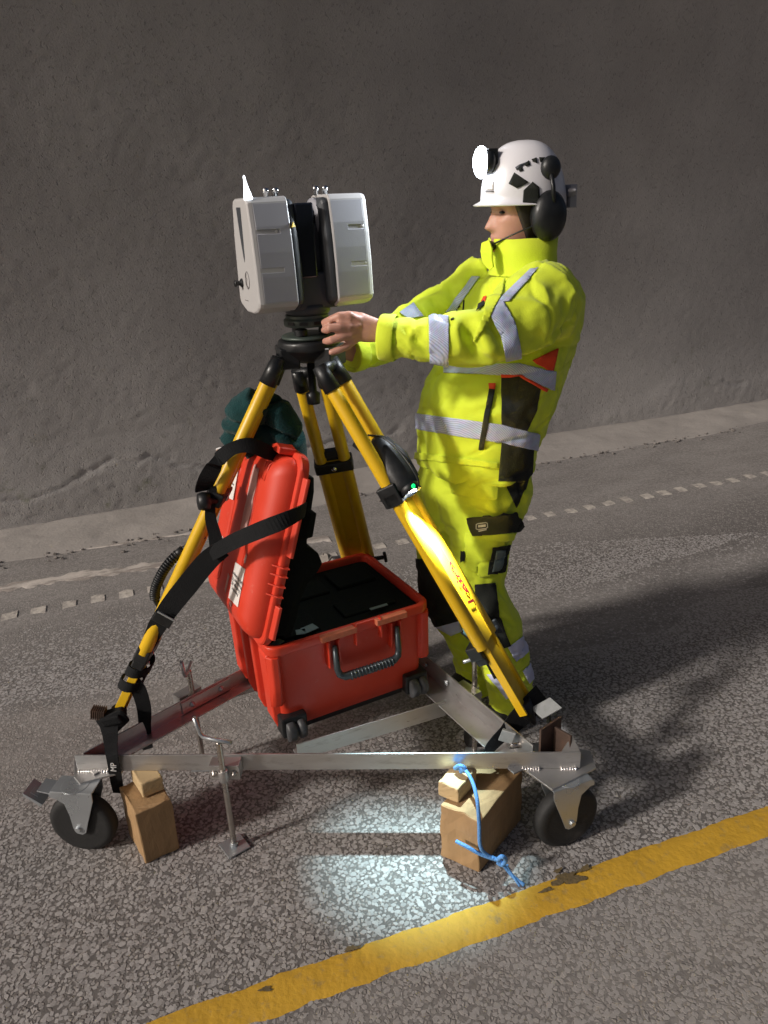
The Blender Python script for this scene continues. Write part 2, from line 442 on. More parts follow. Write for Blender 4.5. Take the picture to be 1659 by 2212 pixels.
# exposed stones of the surfacing in the near part of the lane
def build_aggregate():
    rs = np.random.RandomState(5)
    p = 0.0134
    nx, ny = int(3.9 / p), int(2.75 / (p * 0.87))
    I, J = np.meshgrid(np.arange(nx), np.arange(ny))
    X = (-1.85 + (I + 0.5 * (J % 2)) * p + rs.uniform(-.42, .42, I.shape) * p).ravel()
    Y = (0.98 + J * p * 0.87 + rs.uniform(-.42, .42, I.shape) * p).ravel()
    t = -math.sin(AZ) * X + math.cos(AZ) * Y
    s_ = math.cos(AZ) * X + math.sin(AZ) * Y
    # only what the lens can see, with a margin for a step aside
    vis = np.abs(X) < 0.55 + 0.62 * Y
    w = vnoise(np.stack([s_ * 1.6, t * 3.2, t * 0], 1), 3)
    keep = np.where(t < 1.24, 0.70, np.where((t > 2.3 + 0.15 * w) & (t < 2.75 + 0.15 * w), 0.14, 0.93))
    keep = keep * np.clip(1 - (t - 2.9) / 0.5, 0, 1)
    ok = vis & (rs.uniform(size=X.shape) < keep)
    X, Y, t, s_ = X[ok], Y[ok], t[ok], s_[ok]
    n = len(X); K = 6
    rad = p * rs.uniform(0.32, 0.68, n) * np.where(rs.uniform(size=n) < 0.12, 1.35, 1.0)
    ang0 = rs.uniform(0, 6.28, n); el = rs.uniform(0.6, 1.0, n)
    a = ang0[:, None] + np.arange(K) / K * 2 * np.pi + rs.uniform(-.42, .42, (n, K))
    rr = rad[:, None] * rs.uniform(0.72, 1.22, (n, K))
    ux, uy = rr * np.cos(a), rr * np.sin(a) * el[:, None]
    rot = rs.uniform(0, 3.14, n); c, sn = np.cos(rot)[:, None], np.sin(rot)[:, None]
    bx, by = ux * c - uy * sn, ux * sn + uy * c
    h = rs.uniform(0.0002, 0.0009, n) * np.where(t < 1.24, 0.55, 1.0)
    tiltx, tilty = rs.uniform(-.06, .06, n), rs.uniform(-.06, .06, n)
    tx, ty = bx * 0.90, by * 0.90
    tz = np.maximum(h[:, None] + tx * tiltx[:, None] + ty * tilty[:, None], 0.0003)
    VB = np.stack([X[:, None] + bx, Y[:, None] + by, np.full_like(bx, -0.001)], 2)
    VT = np.stack([X[:, None] + tx, Y[:, None] + ty, tz], 2)
    co = np.concatenate([VB, VT], 1).reshape(-1, 3)
    base = (np.arange(n) * 2 * K)[:, None]
    k = np.arange(K); k2 = (k + 1) % K
    quads = np.stack([base + k, base + k2, base + K + k2, base + K + k], 2).reshape(-1, 4)
    tops = base + K + k[None, :]
    me = bpy.data.meshes.new('road_aggregate')
    me.vertices.add(len(co)); me.vertices.foreach_set('co', co.ravel())
    nq, nt_ = len(quads), len(tops)
    me.loops.add(nq * 4 + nt_ * K)
    me.loops.foreach_set('vertex_index', np.concatenate([quads.ravel(), tops.ravel()]).astype(np.int32))
    me.polygons.add(nq + nt_)
    me.polygons.foreach_set('loop_start', np.concatenate([np.arange(nq) * 4, nq * 4 + np.arange(nt_) * K]).astype(np.int32))
    tone = rs.beta(2.2, 1.7, n)
    tone = np.where(t < 1.24, 0.25 + tone * 0.35, tone)
    atr = me.attributes.new('tone', 'FLOAT', 'POINT')
    atr.data.foreach_set('value', np.repeat(tone, 2 * K).astype(np.float32))
    me.polygons.foreach_set('use_smooth', np.zeros(nq + nt_, bool))
    me.update(calc_edges=True)
    o = link_mesh(me, 'road_aggregate', M['aggregate'])
    o['kind'] = 'stuff'
    return o
build_aggregate()

# painted markings: thick worn sheets lying on the stones
def paint_mat(name, col, worn, wear_lo, wear_hi, scale, rough=0.7, stretch=(1, 1, 1), dark=None):
    m = mat(name, col, rough, bump=0.5, bscale=70)
    nt = m.node_tree; N, L = nt.nodes, nt.links
    b = N['Principled BSDF']
    g = N.new('ShaderNodeNewGeometry'); q = N.new('ShaderNodeMapping')
    q.inputs['Rotation'].default_value = (0, 0, -AZ)
    q2 = N.new('ShaderNodeMapping'); q2.inputs['Scale'].default_value = stretch
    L.new(g.outputs['Position'], q.inputs['Vector']); L.new(q.outputs['Vector'], q2.inputs['Vector'])
    n = N.new('ShaderNodeTexNoise'); n.inputs['Scale'].default_value = scale; n.inputs['Detail'].default_value = 9; n.inputs['Roughness'].default_value = 0.72
    L.new(q2.outputs['Vector'], n.inputs['Vector'])
    r = N.new('ShaderNodeMapRange'); r.inputs['From Min'].default_value = wear_lo; r.inputs['From Max'].default_value = wear_hi
    L.new(n.outputs['Fac'], r.inputs['Value'])
    n2 = N.new('ShaderNodeTexNoise'); n2.inputs['Scale'].default_value = 9; n2.inputs['Detail'].default_value = 6
    L.new(q.outputs['Vector'], n2.inputs['Vector'])
    c0 = N.new('ShaderNodeMix'); c0.data_type = 'RGBA'
    c0.inputs['A'].default_value = (*[x * 0.72 for x in col], 1); c0.inputs['B'].default_value = (*[min(1, x * 1.2) for x in col], 1)
    L.new(n2.outputs['Fac'], c0.inputs['Factor'])
    mx = N.new('ShaderNodeMix'); mx.data_type = 'RGBA'
    L.new(c0.outputs['Result'], mx.inputs['A']); mx.inputs['B'].default_value = (*worn, 1)
    L.new(r.outputs['Result'], mx.inputs['Factor']); L.new(mx.outputs['Result'], b.inputs['Base Color'])
    return m
M['yellow_line'] = paint_mat('yellow_road_paint', (0.60, 0.345, 0.03), (0.32, 0.225, 0.09), 0.54, 0.72, 30)
M['white_line'] = paint_mat('worn_white_paint', (0.60, 0.54, 0.49), (0.30, 0.262, 0.235), 0.46, 0.56, 11, stretch=(0.35, 1.5, 1))
M['white_dash'] = paint_mat('worn_white_dash_paint', (0.58, 0.53, 0.47), (0.32, 0.285, 0.26), 0.44, 0.60, 24)

def ragged_strip(s0, s1, t0, t1, step, jag, z, seed, slope=0.0):
    """a marking with ragged edges and a slightly lumpy top"""
    n = int((s1 - s0) / step) + 1; cols = 7
    S_ = np.linspace(s0, s1, n)
    e0 = t0 + jag * (fbm(np.stack([S_ * 22, S_ * 0, S_ * 0 + 1], 1), 4, seed) * 0.9)
    e0 = e0 + slope * S_; t1 = t1 + slope * S_
    e1 = t1 + jag * (fbm(np.stack([S_ * 22, S_ * 0, S_ * 0 + 9], 1), 4, seed + 50) * 0.9)
    U = np.linspace(0, 1, cols)
    SS = np.repeat(S_[:, None], cols, 1); TT = e0[:, None] * (1 - U) + e1[:, None] * U
    zz = z + 0.0007 * vnoise(np.stack([SS.ravel() * 60, TT.ravel() * 60, SS.ravel() * 0], 1), seed + 3).reshape(SS.shape)
    zz[:, 0] = 0.0005; zz[:, -1] = 0.0005
    b = MB()
    pts = [tuple(road(SS[i, j], TT[i, j], zz[i, j])) for i in range(n) for j in range(cols)]
    fs = [(i * cols + j, (i + 1) * cols + j, (i + 1) * cols + j + 1, i * cols + j + 1) for i in range(n - 1) for j in range(cols - 1)]
    b.add(pts, fs, 0, True)
    return b
yl = ragged_strip(-2.2, 4.0, 1.240, 1.336, 0.005, 0.0045, 0.0042, 11).build('yellow_line', M['yellow_line'], road_o)
ragged_strip(-1.45, 0.4, 4.215, 4.238, 0.02, 0.012, 0.004, 23, slope=-0.05).build('white_line', M['white_line'], road_o)
ragged_strip(-3.6, 0.95, 3.825, 3.905, 0.02, 0.026, 0.004, 21, slope=-0.07).build('white_line', M['white_line'], road_o)
for i in range(62):
    s0 = -2.4 + i * 0.131 + random.uniform(-.006, .006)
    ln = 0.066 + random.uniform(-.01, .006)
    ragged_strip(s0, s0 + ln, 3.545 + random.uniform(-.006, .006), 3.618 + random.uniform(-.008, .008), 0.005, 0.009, 0.004, 100 + i).build('white_dash', M['white_dash'], road_o)

# place where the yellow paint is worn away
M['tar'] = mat('tarry_stain', (0.13, 0.095, 0.045), 0.8, noise=0.5, nscale=70, bump=0.5, bscale=120, dirt=(0.42, 0.25, 0.03), dirt_amt=0.25, dirt_scale=45)
for k9, (px, py, ra, rb) in enumerate([(1226, 1902, 0.040, 0.020), (1180, 1926, 0.016, 0.007), (1262, 1880, 0.018, 0.009), (1205, 1884, 0.014, 0.006), (760, 2052, 0.016, 0.008), (575, 2140, 0.014, 0.007)]):
    wc = atz(px, py, 0.0); rs9 = random.Random(12 + k9); ph = [rs9.uniform(0, 6.28) for _ in range(5)]; rim = []
    for i in range(40):
        a = 2 * math.pi * i / 40; k = 1 + 0.22 * math.sin(2 * a + ph[0]) + 0.20 * math.sin(3 * a + ph[1]) + 0.16 * math.sin(5 * a + ph[2]) + 0.10 * math.sin(9 * a + ph[3]) + 0.07 * math.sin(14 * a + ph[4])
        rim.append(V((wc.x, wc.y, 0.0062)) + RD * ra * k * math.cos(a) + RN * rb * k * math.sin(a))
    q9 = MB(); q9.add(rim, [list(range(40))]); q9.build('worn_patch', M['tar'], road_o)

# ------------------------------------------------------------------ tunnel wall with its dusty foot
def wall_material():
    m = bpy.data.materials.new('sprayed_concrete'); m.use_nodes = True
    nt = m.node_tree; N, L = nt.nodes, nt.links
    b = N['Principled BSDF']; b.inputs['Roughness'].default_value = 0.95; b.inputs['Specular IOR Level'].default_value = 0.15
    g = N.new('ShaderNodeNewGeometry'); sp = N.new('ShaderNodeSeparateXYZ'); L.new(g.outputs['Position'], sp.inputs['Vector'])
    def nz(scale, det, rough=0.6):
        n = N.new('ShaderNodeTexNoise'); n.inputs['Scale'].default_value = scale; n.inputs['Detail'].default_value = det; n.inputs['Roughness'].default_value = rough
        L.new(g.outputs['Position'], n.inputs['Vector']); return n.outputs['Fac']
    def mix(f, a, c):
        n = N.new('ShaderNodeMix'); n.data_type = 'RGBA'; L.new(f, n.inputs['Factor'])
        for k, x in (('A', a), ('B', c)):
            if isinstance(x, tuple): n.inputs[k].default_value = (*x, 1)
            else: L.new(x, n.inputs[k])
        return n.outputs['Result']
    def rng(x, a, c, hi=1.0):
        n = N.new('ShaderNodeMapRange'); n.inputs['From Min'].default_value = a; n.inputs['From Max'].default_value = c; n.inputs['To Max'].default_value = hi
        L.new(x, n.inputs['Value']); return n.outputs['Result']
    col = mix(rng(nz(1.2, 7), 0.35, 0.65), (0.37, 0.350, 0.336), (0.46, 0.436, 0.418))
    col = mix(rng(nz(60, 5, 0.75), 0.60, 0.72, 0.6), col, (0.15, 0.13, 0.118))
    col = mix(rng(nz(24, 4), 0.64, 0.74, 0.5), col, (0.50, 0.45, 0.41))
    # a little green growth near the foot
    n = N.new('ShaderNodeMath'); n.operation = 'MULTIPLY'
    L.new(rng(nz(5, 6, 0.7), 0.60, 0.68, 0.55), n.inputs[0]); L.new(rng(sp.outputs['Z'], 0.75, 0.35), n.inputs[1])
    col = mix(n.outputs[0], col, (0.15, 0.165, 0.09))
    L.new(col, b.inputs['Base Color'])
    bp = N.new('ShaderNodeBump'); bp.inputs['Strength'].default_value = 0.7; bp.inputs['Distance'].default_value = 0.008
    pn = N.new('ShaderNodeMath'); pn.operation = 'SUBTRACT'; L.new(nz(95, 6, 0.7), pn.inputs[0]); L.new(rng(nz(52, 3, 0.6), 0.60, 0.70, 0.9), pn.inputs[1])
    L.new(pn.outputs[0], bp.inputs['Height']); L.new(bp.outputs['Normal'], b.inputs['Normal'])
    return m
M['wall'] = wall_material()

def grid_object(name, P, mats, label=None):
    n, k = P.shape[:2]
    idx = np.arange(n * k).reshape(n, k)
    q = np.stack([idx[:-1, :-1], idx[1:, :-1], idx[1:, 1:], idx[:-1, 1:]], -1).reshape(-1, 4)
    me = bpy.data.meshes.new(name)
    me.vertices.add(n * k); me.vertices.foreach_set('co', P.reshape(-1))
    me.loops.add(len(q) * 4); me.loops.foreach_set('vertex_index', q.ravel().astype(np.int32))
    me.polygons.add(len(q)); me.polygons.foreach_set('loop_start', (np.arange(len(q)) * 4).astype(np.int32))
    me.polygons.foreach_set('use_smooth', np.ones(len(q), bool))
    me.update(calc_edges=True)
    return link_mesh(me, name, mats)

def build_wall():
    s_ = np.arange(-5.5, 8.5, 0.020)
    h = np.concatenate([np.arange(-0.06, 0.9, 0.014), np.arange(0.9, 3.9, 0.019)])
    S_, H = np.meshgrid(s_, h, indexing='ij')
    base_t = 4.80 + 0.040 * S_ + 0.05 * vnoise(np.stack([S_.ravel() * 0.7, S_.ravel() * 0, S_.ravel() * 0], 1), 5).reshape(S_.shape)
    # vault: plumb low down, leaning over the road higher up
    lean = np.where(H > 0.5, -(H - 0.5) ** 2 * 0.052, 0.0) + 0.06 * np.clip(0.5 - H, 0, 1) * -1
    Q = np.stack([S_.ravel(), H.ravel(), S_.ravel() * 0], 1)
    d = 0.007 * fbm(Q * 0.8, 2, 31) + 0.0005 * fbm(Q * 6, 2, 32) + 0.0012 * fbm(Q * 38, 2, 33)
    pit = fbm(Q * 27, 2, 34); d += np.where(pit > 0.5, -(pit - 0.5) * 0.003, 0)
    d = d.reshape(S_.shape)
    # ragged ledge and cracks at the foot
    ledge = 0.26 + 0.10 * fbm(np.stack([S_.ravel() * 1.4, S_.ravel() * 0, S_.ravel() * 0 + 3], 1), 3, 36).reshape(S_.shape)
    d = d + 0.008 / (1 + np.exp((H - ledge) * 45)) + 0.0014 * fbm(Q * 30, 2, 44).reshape(S_.shape) / (1 + np.exp((H - ledge - 0.02) * 40)) * 1.0
    crack = np.abs(H - ledge - 0.03 * fbm(Q * 9, 3, 37).reshape(S_.shape))
    gap = vnoise(np.stack([S_.ravel() * 1.9, S_.ravel() * 0, S_.ravel() * 0], 1), 40).reshape(S_.shape) > -0.15
    d -= 0.007 * np.exp(-(crack / 0.011) ** 2) * gap
    T = base_t + lean - d
    P = np.stack([math.cos(AZ) * S_ - math.sin(AZ) * T, math.sin(AZ) * S_ + math.cos(AZ) * T, H], -1)
    o = grid_object('tunnel_wall', P, M['wall'])
    tag(o, 'rough grey sprayed concrete tunnel wall rising behind the worker', 'wall')
    return o
build_wall()

def build_shoulder():
    """low dusty bank between the road and the wall"""
    s_ = np.arange(-5.5, 8.5, 0.022); u = np.linspace(0, 1, 64)
    S_, U = np.meshgrid(s_, u, indexing='ij')
    edge = 4.27 + 0.045 * S_ + 0.05 * fbm(np.stack([S_.ravel() * 1.2, S_.ravel() * 0, S_.ravel() * 0], 1), 3, 61).reshape(S_.shape)
    T = edge + U * (5.15 + 0.045 * S_ - edge)
    Q = np.stack([S_.ravel(), T.ravel(), S_.ravel() * 0], 1)
    z = 0.030 * (1 - np.exp(-U * 9)) + (0.004 * fbm(Q * 5, 3, 62) + 0.0015 * fbm(Q * 30, 2, 63)).reshape(S_.shape) * np.clip(U * 8, 0, 1)
    z[:, 0] = -0.01
    P = np.stack([math.cos(AZ) * S_ - math.sin(AZ) * T, math.sin(AZ) * S_ + math.cos(AZ) * T, z], -1)
    m = mat('dusty_concrete', (0.36, 0.33, 0.305), 0.95, noise=0.25, nscale=3, dirt=(0.10, 0.085, 0.075), dirt_amt=0.1, dirt_scale=30, bump=0.6, bscale=60, spec=0.15)
    o = grid_object('shoulder', P, m); o['kind'] = 'structure'
build_shoulder()

def rock(c, r, seed):
    b = MB(); rs = random.Random(seed)
    b.ellipsoid(c, (r * rs.uniform(.7, 1.3), 0, 0), (0, r * rs.uniform(.6, 1.1), 0), (0, 0, r * rs.uniform(.4, .7)), 7, 5)
    b.v = [tuple(V(p) + V((rs.uniform(-1, 1), rs.uniform(-1, 1), rs.uniform(-1, 1))) * r * 0.2) for p in b.v]
    b.s = [False] * len(b.s)
    return b
M['rock'] = mat('broken_stone', (0.30, 0.27, 0.24), 0.9, noise=0.25, nscale=30, bump=0.4)
M['rock_dark'] = mat('dark_broken_stone', (0.20, 0.18, 0.165), 0.9, noise=0.3, nscale=30, bump=0.4)
g_ = MB()
for i in range(420):
    s0 = random.uniform(-3.2, 4.5)
    c = road(s0, 4.26 + 0.045 * s0 + random.gauss(0, 0.05), 0.006)
    g_.add(rock(c, random.uniform(0.004, 0.013), i).v, rock(c, 0.01, i).f)
rub = g_.build('rubble_crumbs', M['rock_dark']); rub['kind'] = 'stuff'
for k, (px, py, r, lab) in enumerate([(700, 1207, 0.040, 'pale broken stone on the road behind the red lid'),
                                      (722, 1212, 0.022, 'small pale stone beside the back tripod leg')]):
    p = atz(px, py, 0.012)
    o = rock(p, r, 900 + k).build('stone', M['rock'], origin=(p.x, p.y, 0)); tag(o, lab, 'stone', 'stones lying on the road')

# ------------------------------------------------------------------ wheeled aluminium frame under the tripod
ZB, ZT = 0.235, 0.290                            # underside and top of the frame bars
CL = V((-0.918, 1.793, 0)); CR = V((0.511, 1.706, 0)); CB = V((-0.105, 2.60, 0)); CR2 = V((0.385, 1.714, 0))
cart = thing('tripod_dolly', 'triangular aluminium dolly on castors carrying the yellow tripod and red case', 'dolly', (-0.2, 2.0, 0))
def angle_bar(name, a, b, inward, mats, h0=ZB, h1=ZT, t=0.005, flange=0.05, label=None):
    a, b = V(a), V(b); d = (b - a).normalized(); n = V(inward); n = (n - d * n.dot(d)).normalized()
    q = MB()
    poly = [(0, h0), (flange, h0), (flange, h0 + t), (t, h0 + t), (t, h1), (0, h1)]
    q.prism(poly, a, n, V((0, 0, 1)), b - a)
    return q.build(name, mats, cart, bevel=0.0012, label=label)
fb = (CR - CL).normalized(); fin = V((-fb.y, fb.x, 0))
angle_bar('frame_bar', CL, CR, fin, M['alu'])
angle_bar('frame_bar', CL + V((0.02, 0.012, 0)), CB, V((1, -1, 0)), M['alu'])
angle_bar('frame_bar', CR2 + V((0, 0.012, 0)), CB + V((0.01, -0.01, 0)), V((-1, -0.6, 0)), M['alu'], h1=0.305, flange=0.07)
# cross bar that carries the case
xa, xb = atz(640, 1608, 0.252), atz(962, 1513, 0.252)
angle_bar('cross_bar', V((xa.x, xa.y, 0)), V((xb.x, xb.y, 0)), V((-0.4, 0.9, 0)), M['alu'], 0.193, 0.251)
xc, xd = V((-0.60, 2.20, 0)), V((-0.04, 2.46, 0))
angle_bar('cross_bar', xc, xd, V((0.4, -0.9, 0)), M['alu'], 0.193, 0.251)
# rear part of left bar is overlapped by a second length, bolted
for k, (f0, f1) in enumerate([(0.30, 0.46)]):
    a = CL.lerp(CB, f0); b = CL.lerp(CB, f1); d = (b - a).normalized(); n = V((d.y, -d.x, 0))
    q = MB(); q.obox((a + b) / 2 + n * 0.010 + V((0, 0, 0.264)), d * (b - a).length / 2, n * 0.004, V((0, 0, 0.021)))
    q.build('splice_plate', M['alu'], cart, 0.001)
    for u in (0.2, 0.8):
        p = a.lerp(b, u) + n * 0.014 + V((0, 0, 0.264))
        q = MB(); q.lathe(p, n, [(0.010, 0), (0.010, 0.005), (0.006, 0.005), (0.006, 0.009), (0.001, 0.010)], 6); q.build('bolt', M['zinc'], cart)
for u in (0.42, 0.54):
    a = CR2.lerp(CB, u); d = (CB - CR2).normalized(); n = V((-d.y, d.x, 0)); n = n if n.y < 0 else -n
    p = a + n * 0.004 + V((0, 0, 0.278))
    q = MB(); q.lathe(p, n, [(0.010, 0), (0.010, 0.005), (0.006, 0.006), (0.001, 0.009)], 6); q.build('bolt', M['zinc'], cart)
# corner plates welded under the front bar, with weld beads
def corner_plate(poly, label=None):
    q = MB(); q.prism([(p.x, p.y) for p in poly], (0, 0, 0.2285), (1, 0, 0), (0, 1, 0), (0, 0, 0.006))
    return q.build('corner_plate', M['alu'], cart, 0.001, label)
pr = [atz(x, y, 0.2345) for x, y in [(1122, 1655), (1193, 1706), (1288, 1658), (1275, 1622), (1180, 1600), (1090, 1615)]]
corner_plate(pr)
pl = [atz(x, y, 0.2345) for x, y in [(160, 1678), (172, 1692), (262, 1668), (285, 1640), (230, 1622), (160, 1640)]]
corner_plate(pl)
def weld(a, b, n):
    q = MB(); a, b = V(a), V(b)
    for i in range(n):
        p = a.lerp(b, (i + 0.5) / n)
        q.ellipsoid(p, V((1, 0, 0)) * (b - a).length / n * 0.8, (0, 0.006, 0), (0, 0, 0.006), 10, 6)
    return q.build('weld_bead', M['weld'], cart)
w0 = lambda px, z=0.2065: V((atz(px, 1663, z).x, 0, z))
def on_front(px, z, off=0.0):
    """point on the front face of the front bar below picture column px"""
    d = ray(px, 1645); k = (CL - CO).dot(V((fb.y, -fb.x, 0))) / d.dot(V((fb.y, -fb.x, 0)))
    p = CO + d * k; return V((p.x, p.y, z)) - fin * off
weld(on_front(1128, 0.2355, 0.003), on_front(1168, 0.2355, 0.003), 7)
weld(on_front(1212, 0.2355, 0.003), on_front(1248, 0.2355, 0.003), 6)
weld(on_front(165, 0.2355, 0.003), on_front(232, 0.2355, 0.003), 12)

# upright brackets that hold the tripod feet at both front corners
q = MB(); c = CR + V((-0.075, 0.05, 0))
q.obox(c + V((0, 0, 0.300)), V((0.035, 0.028, 0)), V((-0.002, 0.003, 0)), V((0, 0, 0.055)))
q.obox(c + V((0.03, -0.02, 0.296)), V((0.003, 0.002, 0)), V((-0.018, 0.022, 0)), V((0, 0, 0.045)))
q.build('foot_bracket', M['rust'], cart, 0.001)
q = MB(); q.prism([(0, 0), (0.05, 0), (0.028, 0.045)], CR + V((-0.052, 0.004, 0.2905)), (1, 0, 0), (0, 0.2, 1), (0.0, 0.004, 0)); q.build('corner_gusset', M['alu'], cart)
# aluminium lug, lashing point
q = MB(); p = atz(1096, 1590, 0.30); q.obox(p, V((0.018, -0.010, 0)), V((0.002, 0.005, 0)), V((0.006, 0, 0.018))); q.build('lug', M['dull_zinc'], cart, 0.002)

# castors
def make_caster(name, pedal=True):
    """fork, wheel, brake pedal; the axle is at the local origin, the wheel turns about local y"""
    r = 0.098
    q = MB()
    fork = [(-0.060, 0.128), (0.064, 0.128), (0.062, 0.100), (0.032, 0.02), (0.020, -0.014), (0.008, -0.022), (-0.008, -0.018), (-0.016, 0.0), (-0.018, 0.045), (-0.026, 0.088), (-0.048, 0.104), (-0.066, 0.110), (-0.066, 0.120)]
    for s_ in (-1, 1):
        q.prism(fork, (0, s_ * 0.032 - 0.0015, 0), (1, 0, 0), (0, 0, 1), (0, 0.003, 0))
    q.obox((0.002, 0, 0.1285), (0.062, 0, 0), (0, 0.0335, 0), (0, 0, 0.002))
    q.cyl((0, -0.041, 0), (0, 0.041, 0), 0.009, n=6)
    q.cyl((0, 0, 0.128), (0, 0, 0.1315), 0.04, n=24)
    f = q.build(name, M['zinc'], None, 0.0012)
    q = MB()
    q.lathe((0, -0.023, 0), (0, 1, 0), [(0.068, 0.002), (0.080, 0), (0.090, 0.003), (r - 0.001, 0.010), (r, 0.023), (r - 0.001, 0.036), (0.090, 0.043), (0.080, 0.046), (0.068, 0.044)], 40)
    w = q.build('wheel', M['rubber'], f)
    q = MB()
    q.lathe((0, -0.022, 0), (0, 1, 0), [(0.012, -0.004), (0.022, -0.004), (0.024, 0.004), (0.062, 0.007), (0.0675, 0.001), (0.0678, 0.043), (0.062, 0.037), (0.024, 0.040), (0.012, 0.048)], 32)
    q.build('rim', M['black'], f)
    q = MB()
    q.obox((-0.075, 0, 0.116), (0.030, 0, -0.006), (0, 0.026, 0), (0.0005, 0, 0.0022))
    q.obox((-0.122, 0, 0.095), (0.026, 0, -0.019), (0, 0.030, 0), (0.0014, 0, 0.0020))
    q.obox((-0.122, 0.029, 0.092), (0.024, 0, -0.0175), (0, 0.0015, 0), (0.003, 0, 0.004)); q.obox((-0.122, -0.029, 0.092), (0.024, 0, -0.0175), (0, 0.0015, 0), (0.003, 0, 0.004))
    q.obox((-0.124, 0, 0.098), (0.010, 0, -0.0073), (0, 0.016, 0), (0.0014, 0, 0.0020))
    if pedal: q.build('brake_pedal', M['zinc'], f, 0.0008)
    return f
def kids(o): return [c for c in bpy.data.objects if c.parent == o]
def copy_tree(o, parent=None):
    c = o.copy(); COL.objects.link(c)
    for ch in kids(o):
        k = copy_tree(ch, c); k.parent = c
    return c
c1 = make_caster('caster')
c2_ = make_caster('caster', False)
cas = [c1, c2_, copy_tree(c2_)]
spots = [(atz(182, 1772, 0.098), -8), (atz(1221, 1760, 0.098), 200), (CB + V((0.0, -0.03, 0.0)), 40)]
for o, (p, a) in zip(cas, spots):
    o.location = (p.x, p.y, 0.0985); o.rotation_euler = (0, 0, R(a)); o.parent = cart
    o.matrix_parent_inverse = Matrix.Translation(-ROOT_LOC[cart.name])

# levelling screws: threaded rod, cranked handle, nut bracket, foot plate
def make_screw():
    q = MB(); prof = []
    n = 86; h0, h1 = 0.012, 0.375
    for i in range(n * 2 + 1):
        prof.append((0.0085 if i % 2 else 0.0074, h0 + (h1 - h0) * i / (2 * n)))
    q.lathe((0, 0, 0), (0, 0, 1), [(0.004, h0 - 0.008)] + prof + [(0.004, h1 + 0.002)], 12)
    rod = q.build('levelling_screw', M['steel'])
    q = MB(); q.tube([(0.040, 0, 0.380), (-0.025, 0, 0.382), (-0.046, 0, 0.384), (-0.054, 0, 0.394), (-0.058, 0, 0.410), (-0.064, 0, 0.446)], 0.0058, 10)
    q.build('crank_handle', M['zinc'], rod)
    q = MB(); q.obox((0, 0, 0.006), (0.034, 0, 0), (0, 0.034, 0), (0, 0, 0.0025)); q.lathe((0, 0, 0.008), (0, 0, 1), [(0.012, 0), (0.012, 0.008), (0.009, 0.012)], 6)
    q.build('foot_plate', M['zinc'], rod, 0.0008)
    q = MB(); q.obox((0, 0.030, 0.262), (0.042, 0, 0), (0, 0.020, 0), (0, 0, 0.024)); q.lathe((0, 0, 0.245), (0, 0, 1), [(0.014, 0), (0.014, 0.036)], 14)
    q.build('screw_bracket', M['alu'], rod, 0.001)
    for sx in (-1, 1):
        q = MB(); q.lathe((sx * 0.028, 0.009, 0.262), (0, -1, 0), [(0.009, 0), (0.009, 0.005), (0.0055, 0.005), (0.0055, 0.011), (0.001, 0.012)], 6); q.build('bolt', M['steel'], rod)
    return rod
s1 = make_screw()
scr = [s1, copy_tree(s1), copy_tree(s1)]
pf = on_front(492, 0, 0.052)
for o, (p, a, ha) in zip(scr, [(pf, -3.5, -8), (V((0.262, 2.055, 0)), 126, 60), (V((-0.640, 2.075, 0)), 48, 60)]):
    o.location = (p.x, p.y, 0.0); o.rotation_euler = (0, 0, R(a)); o.parent = cart
    o.matrix_parent_inverse = Matrix.Translation(-ROOT_LOC[cart.name])
for o, ang in zip(scr, (-14, 75, 44)):
    for k in kids(o):
        if k.name.startswith('crank'): k.rotation_euler = (0, 0, R(ang))
        if k.name.startswith('foot_plate'): k.rotation_euler = (0, 0, R(40))

# ------------------------------------------------------------------ timber blocks
def timber(name, corners, z0, z1, mats, label, group, jit=0.002, taper=0.0, seed=1):
    """block standing on four ground corners (front, right, back, left)"""
    rs = random.Random(seed); c = sum((V(p) for p in corners), V((0, 0, 0))) / 4
    q = MB(); rings = []
    for z in np.linspace(z0, z1, 7):
        u = (z - z0) / (z1 - z0); ring = []
        for i in range(4):
            a, b = V(corners[i]), V(corners[(i + 1) % 4])
            for k in range(5):
                p = a.lerp(b, k / 5); p = c + (p - c) * (1 - taper * u)
                ring.append(V((p.x + rs.uniform(-jit, jit), p.y + rs.uniform(-jit, jit), z + rs.uniform(-jit, jit) * (0 if u == 0 else 1))))
        rings.append(ring)
    q.loft(rings, 0, False)
    o = q.build(name, mats, None, bevel=0.004, origin=(c.x, c.y, z0))
    return tag(o, label, 'block', group)
def quad(front, right, depth_dir, depth):
    f, r = V(front), V(right); d = V(depth_dir).normalized() * depth
    f.z = r.z = 0
    return [f, r, r + d, f + d]
G = 'timber blocks propping the dolly'
fL, rL, lL = atz(315, 1868, 0), atz(390, 1833, 0), atz(280, 1805, 0)
fL.z = rL.z = lL.z = 0
timber('timber_block', [fL, rL, rL + (lL - fL), lL], 0.0, 0.184, M['wood'], 'thick brown timber block standing on the road beside the left castor', G, seed=3)
cL = (fL + rL + lL + rL + lL - fL) / 4
e1 = (rL - fL) * 0.30; e2 = (lL - fL) * 0.34
c2 = atz(318, 1702, 0.186); c2 = V((c2.x, c2.y + 0.012, 0))
timber('timber_offcut', [c2 - e1 - e2, c2 + e1 - e2, c2 + e1 + e2, c2 - e1 + e2], 0.186, 0.2345, M['wood_pale'], 'small square offcut on the left block under the front bar', G, 0.0012, seed=4)
fR, rR, lR = atz(1035, 1887, 0), atz(1133, 1760, 0), atz(952, 1848, 0)
fR.z = rR.z = lR.z = 0
timber('timber_block', [fR, fR + (rR - fR) * 0.92, lR + (rR - fR) * 0.92, lR], 0.0, 0.184, M['wood'], 'long brown timber block lying beside the right castor with blue rope hanging over it', G, 0.0025, seed=5)
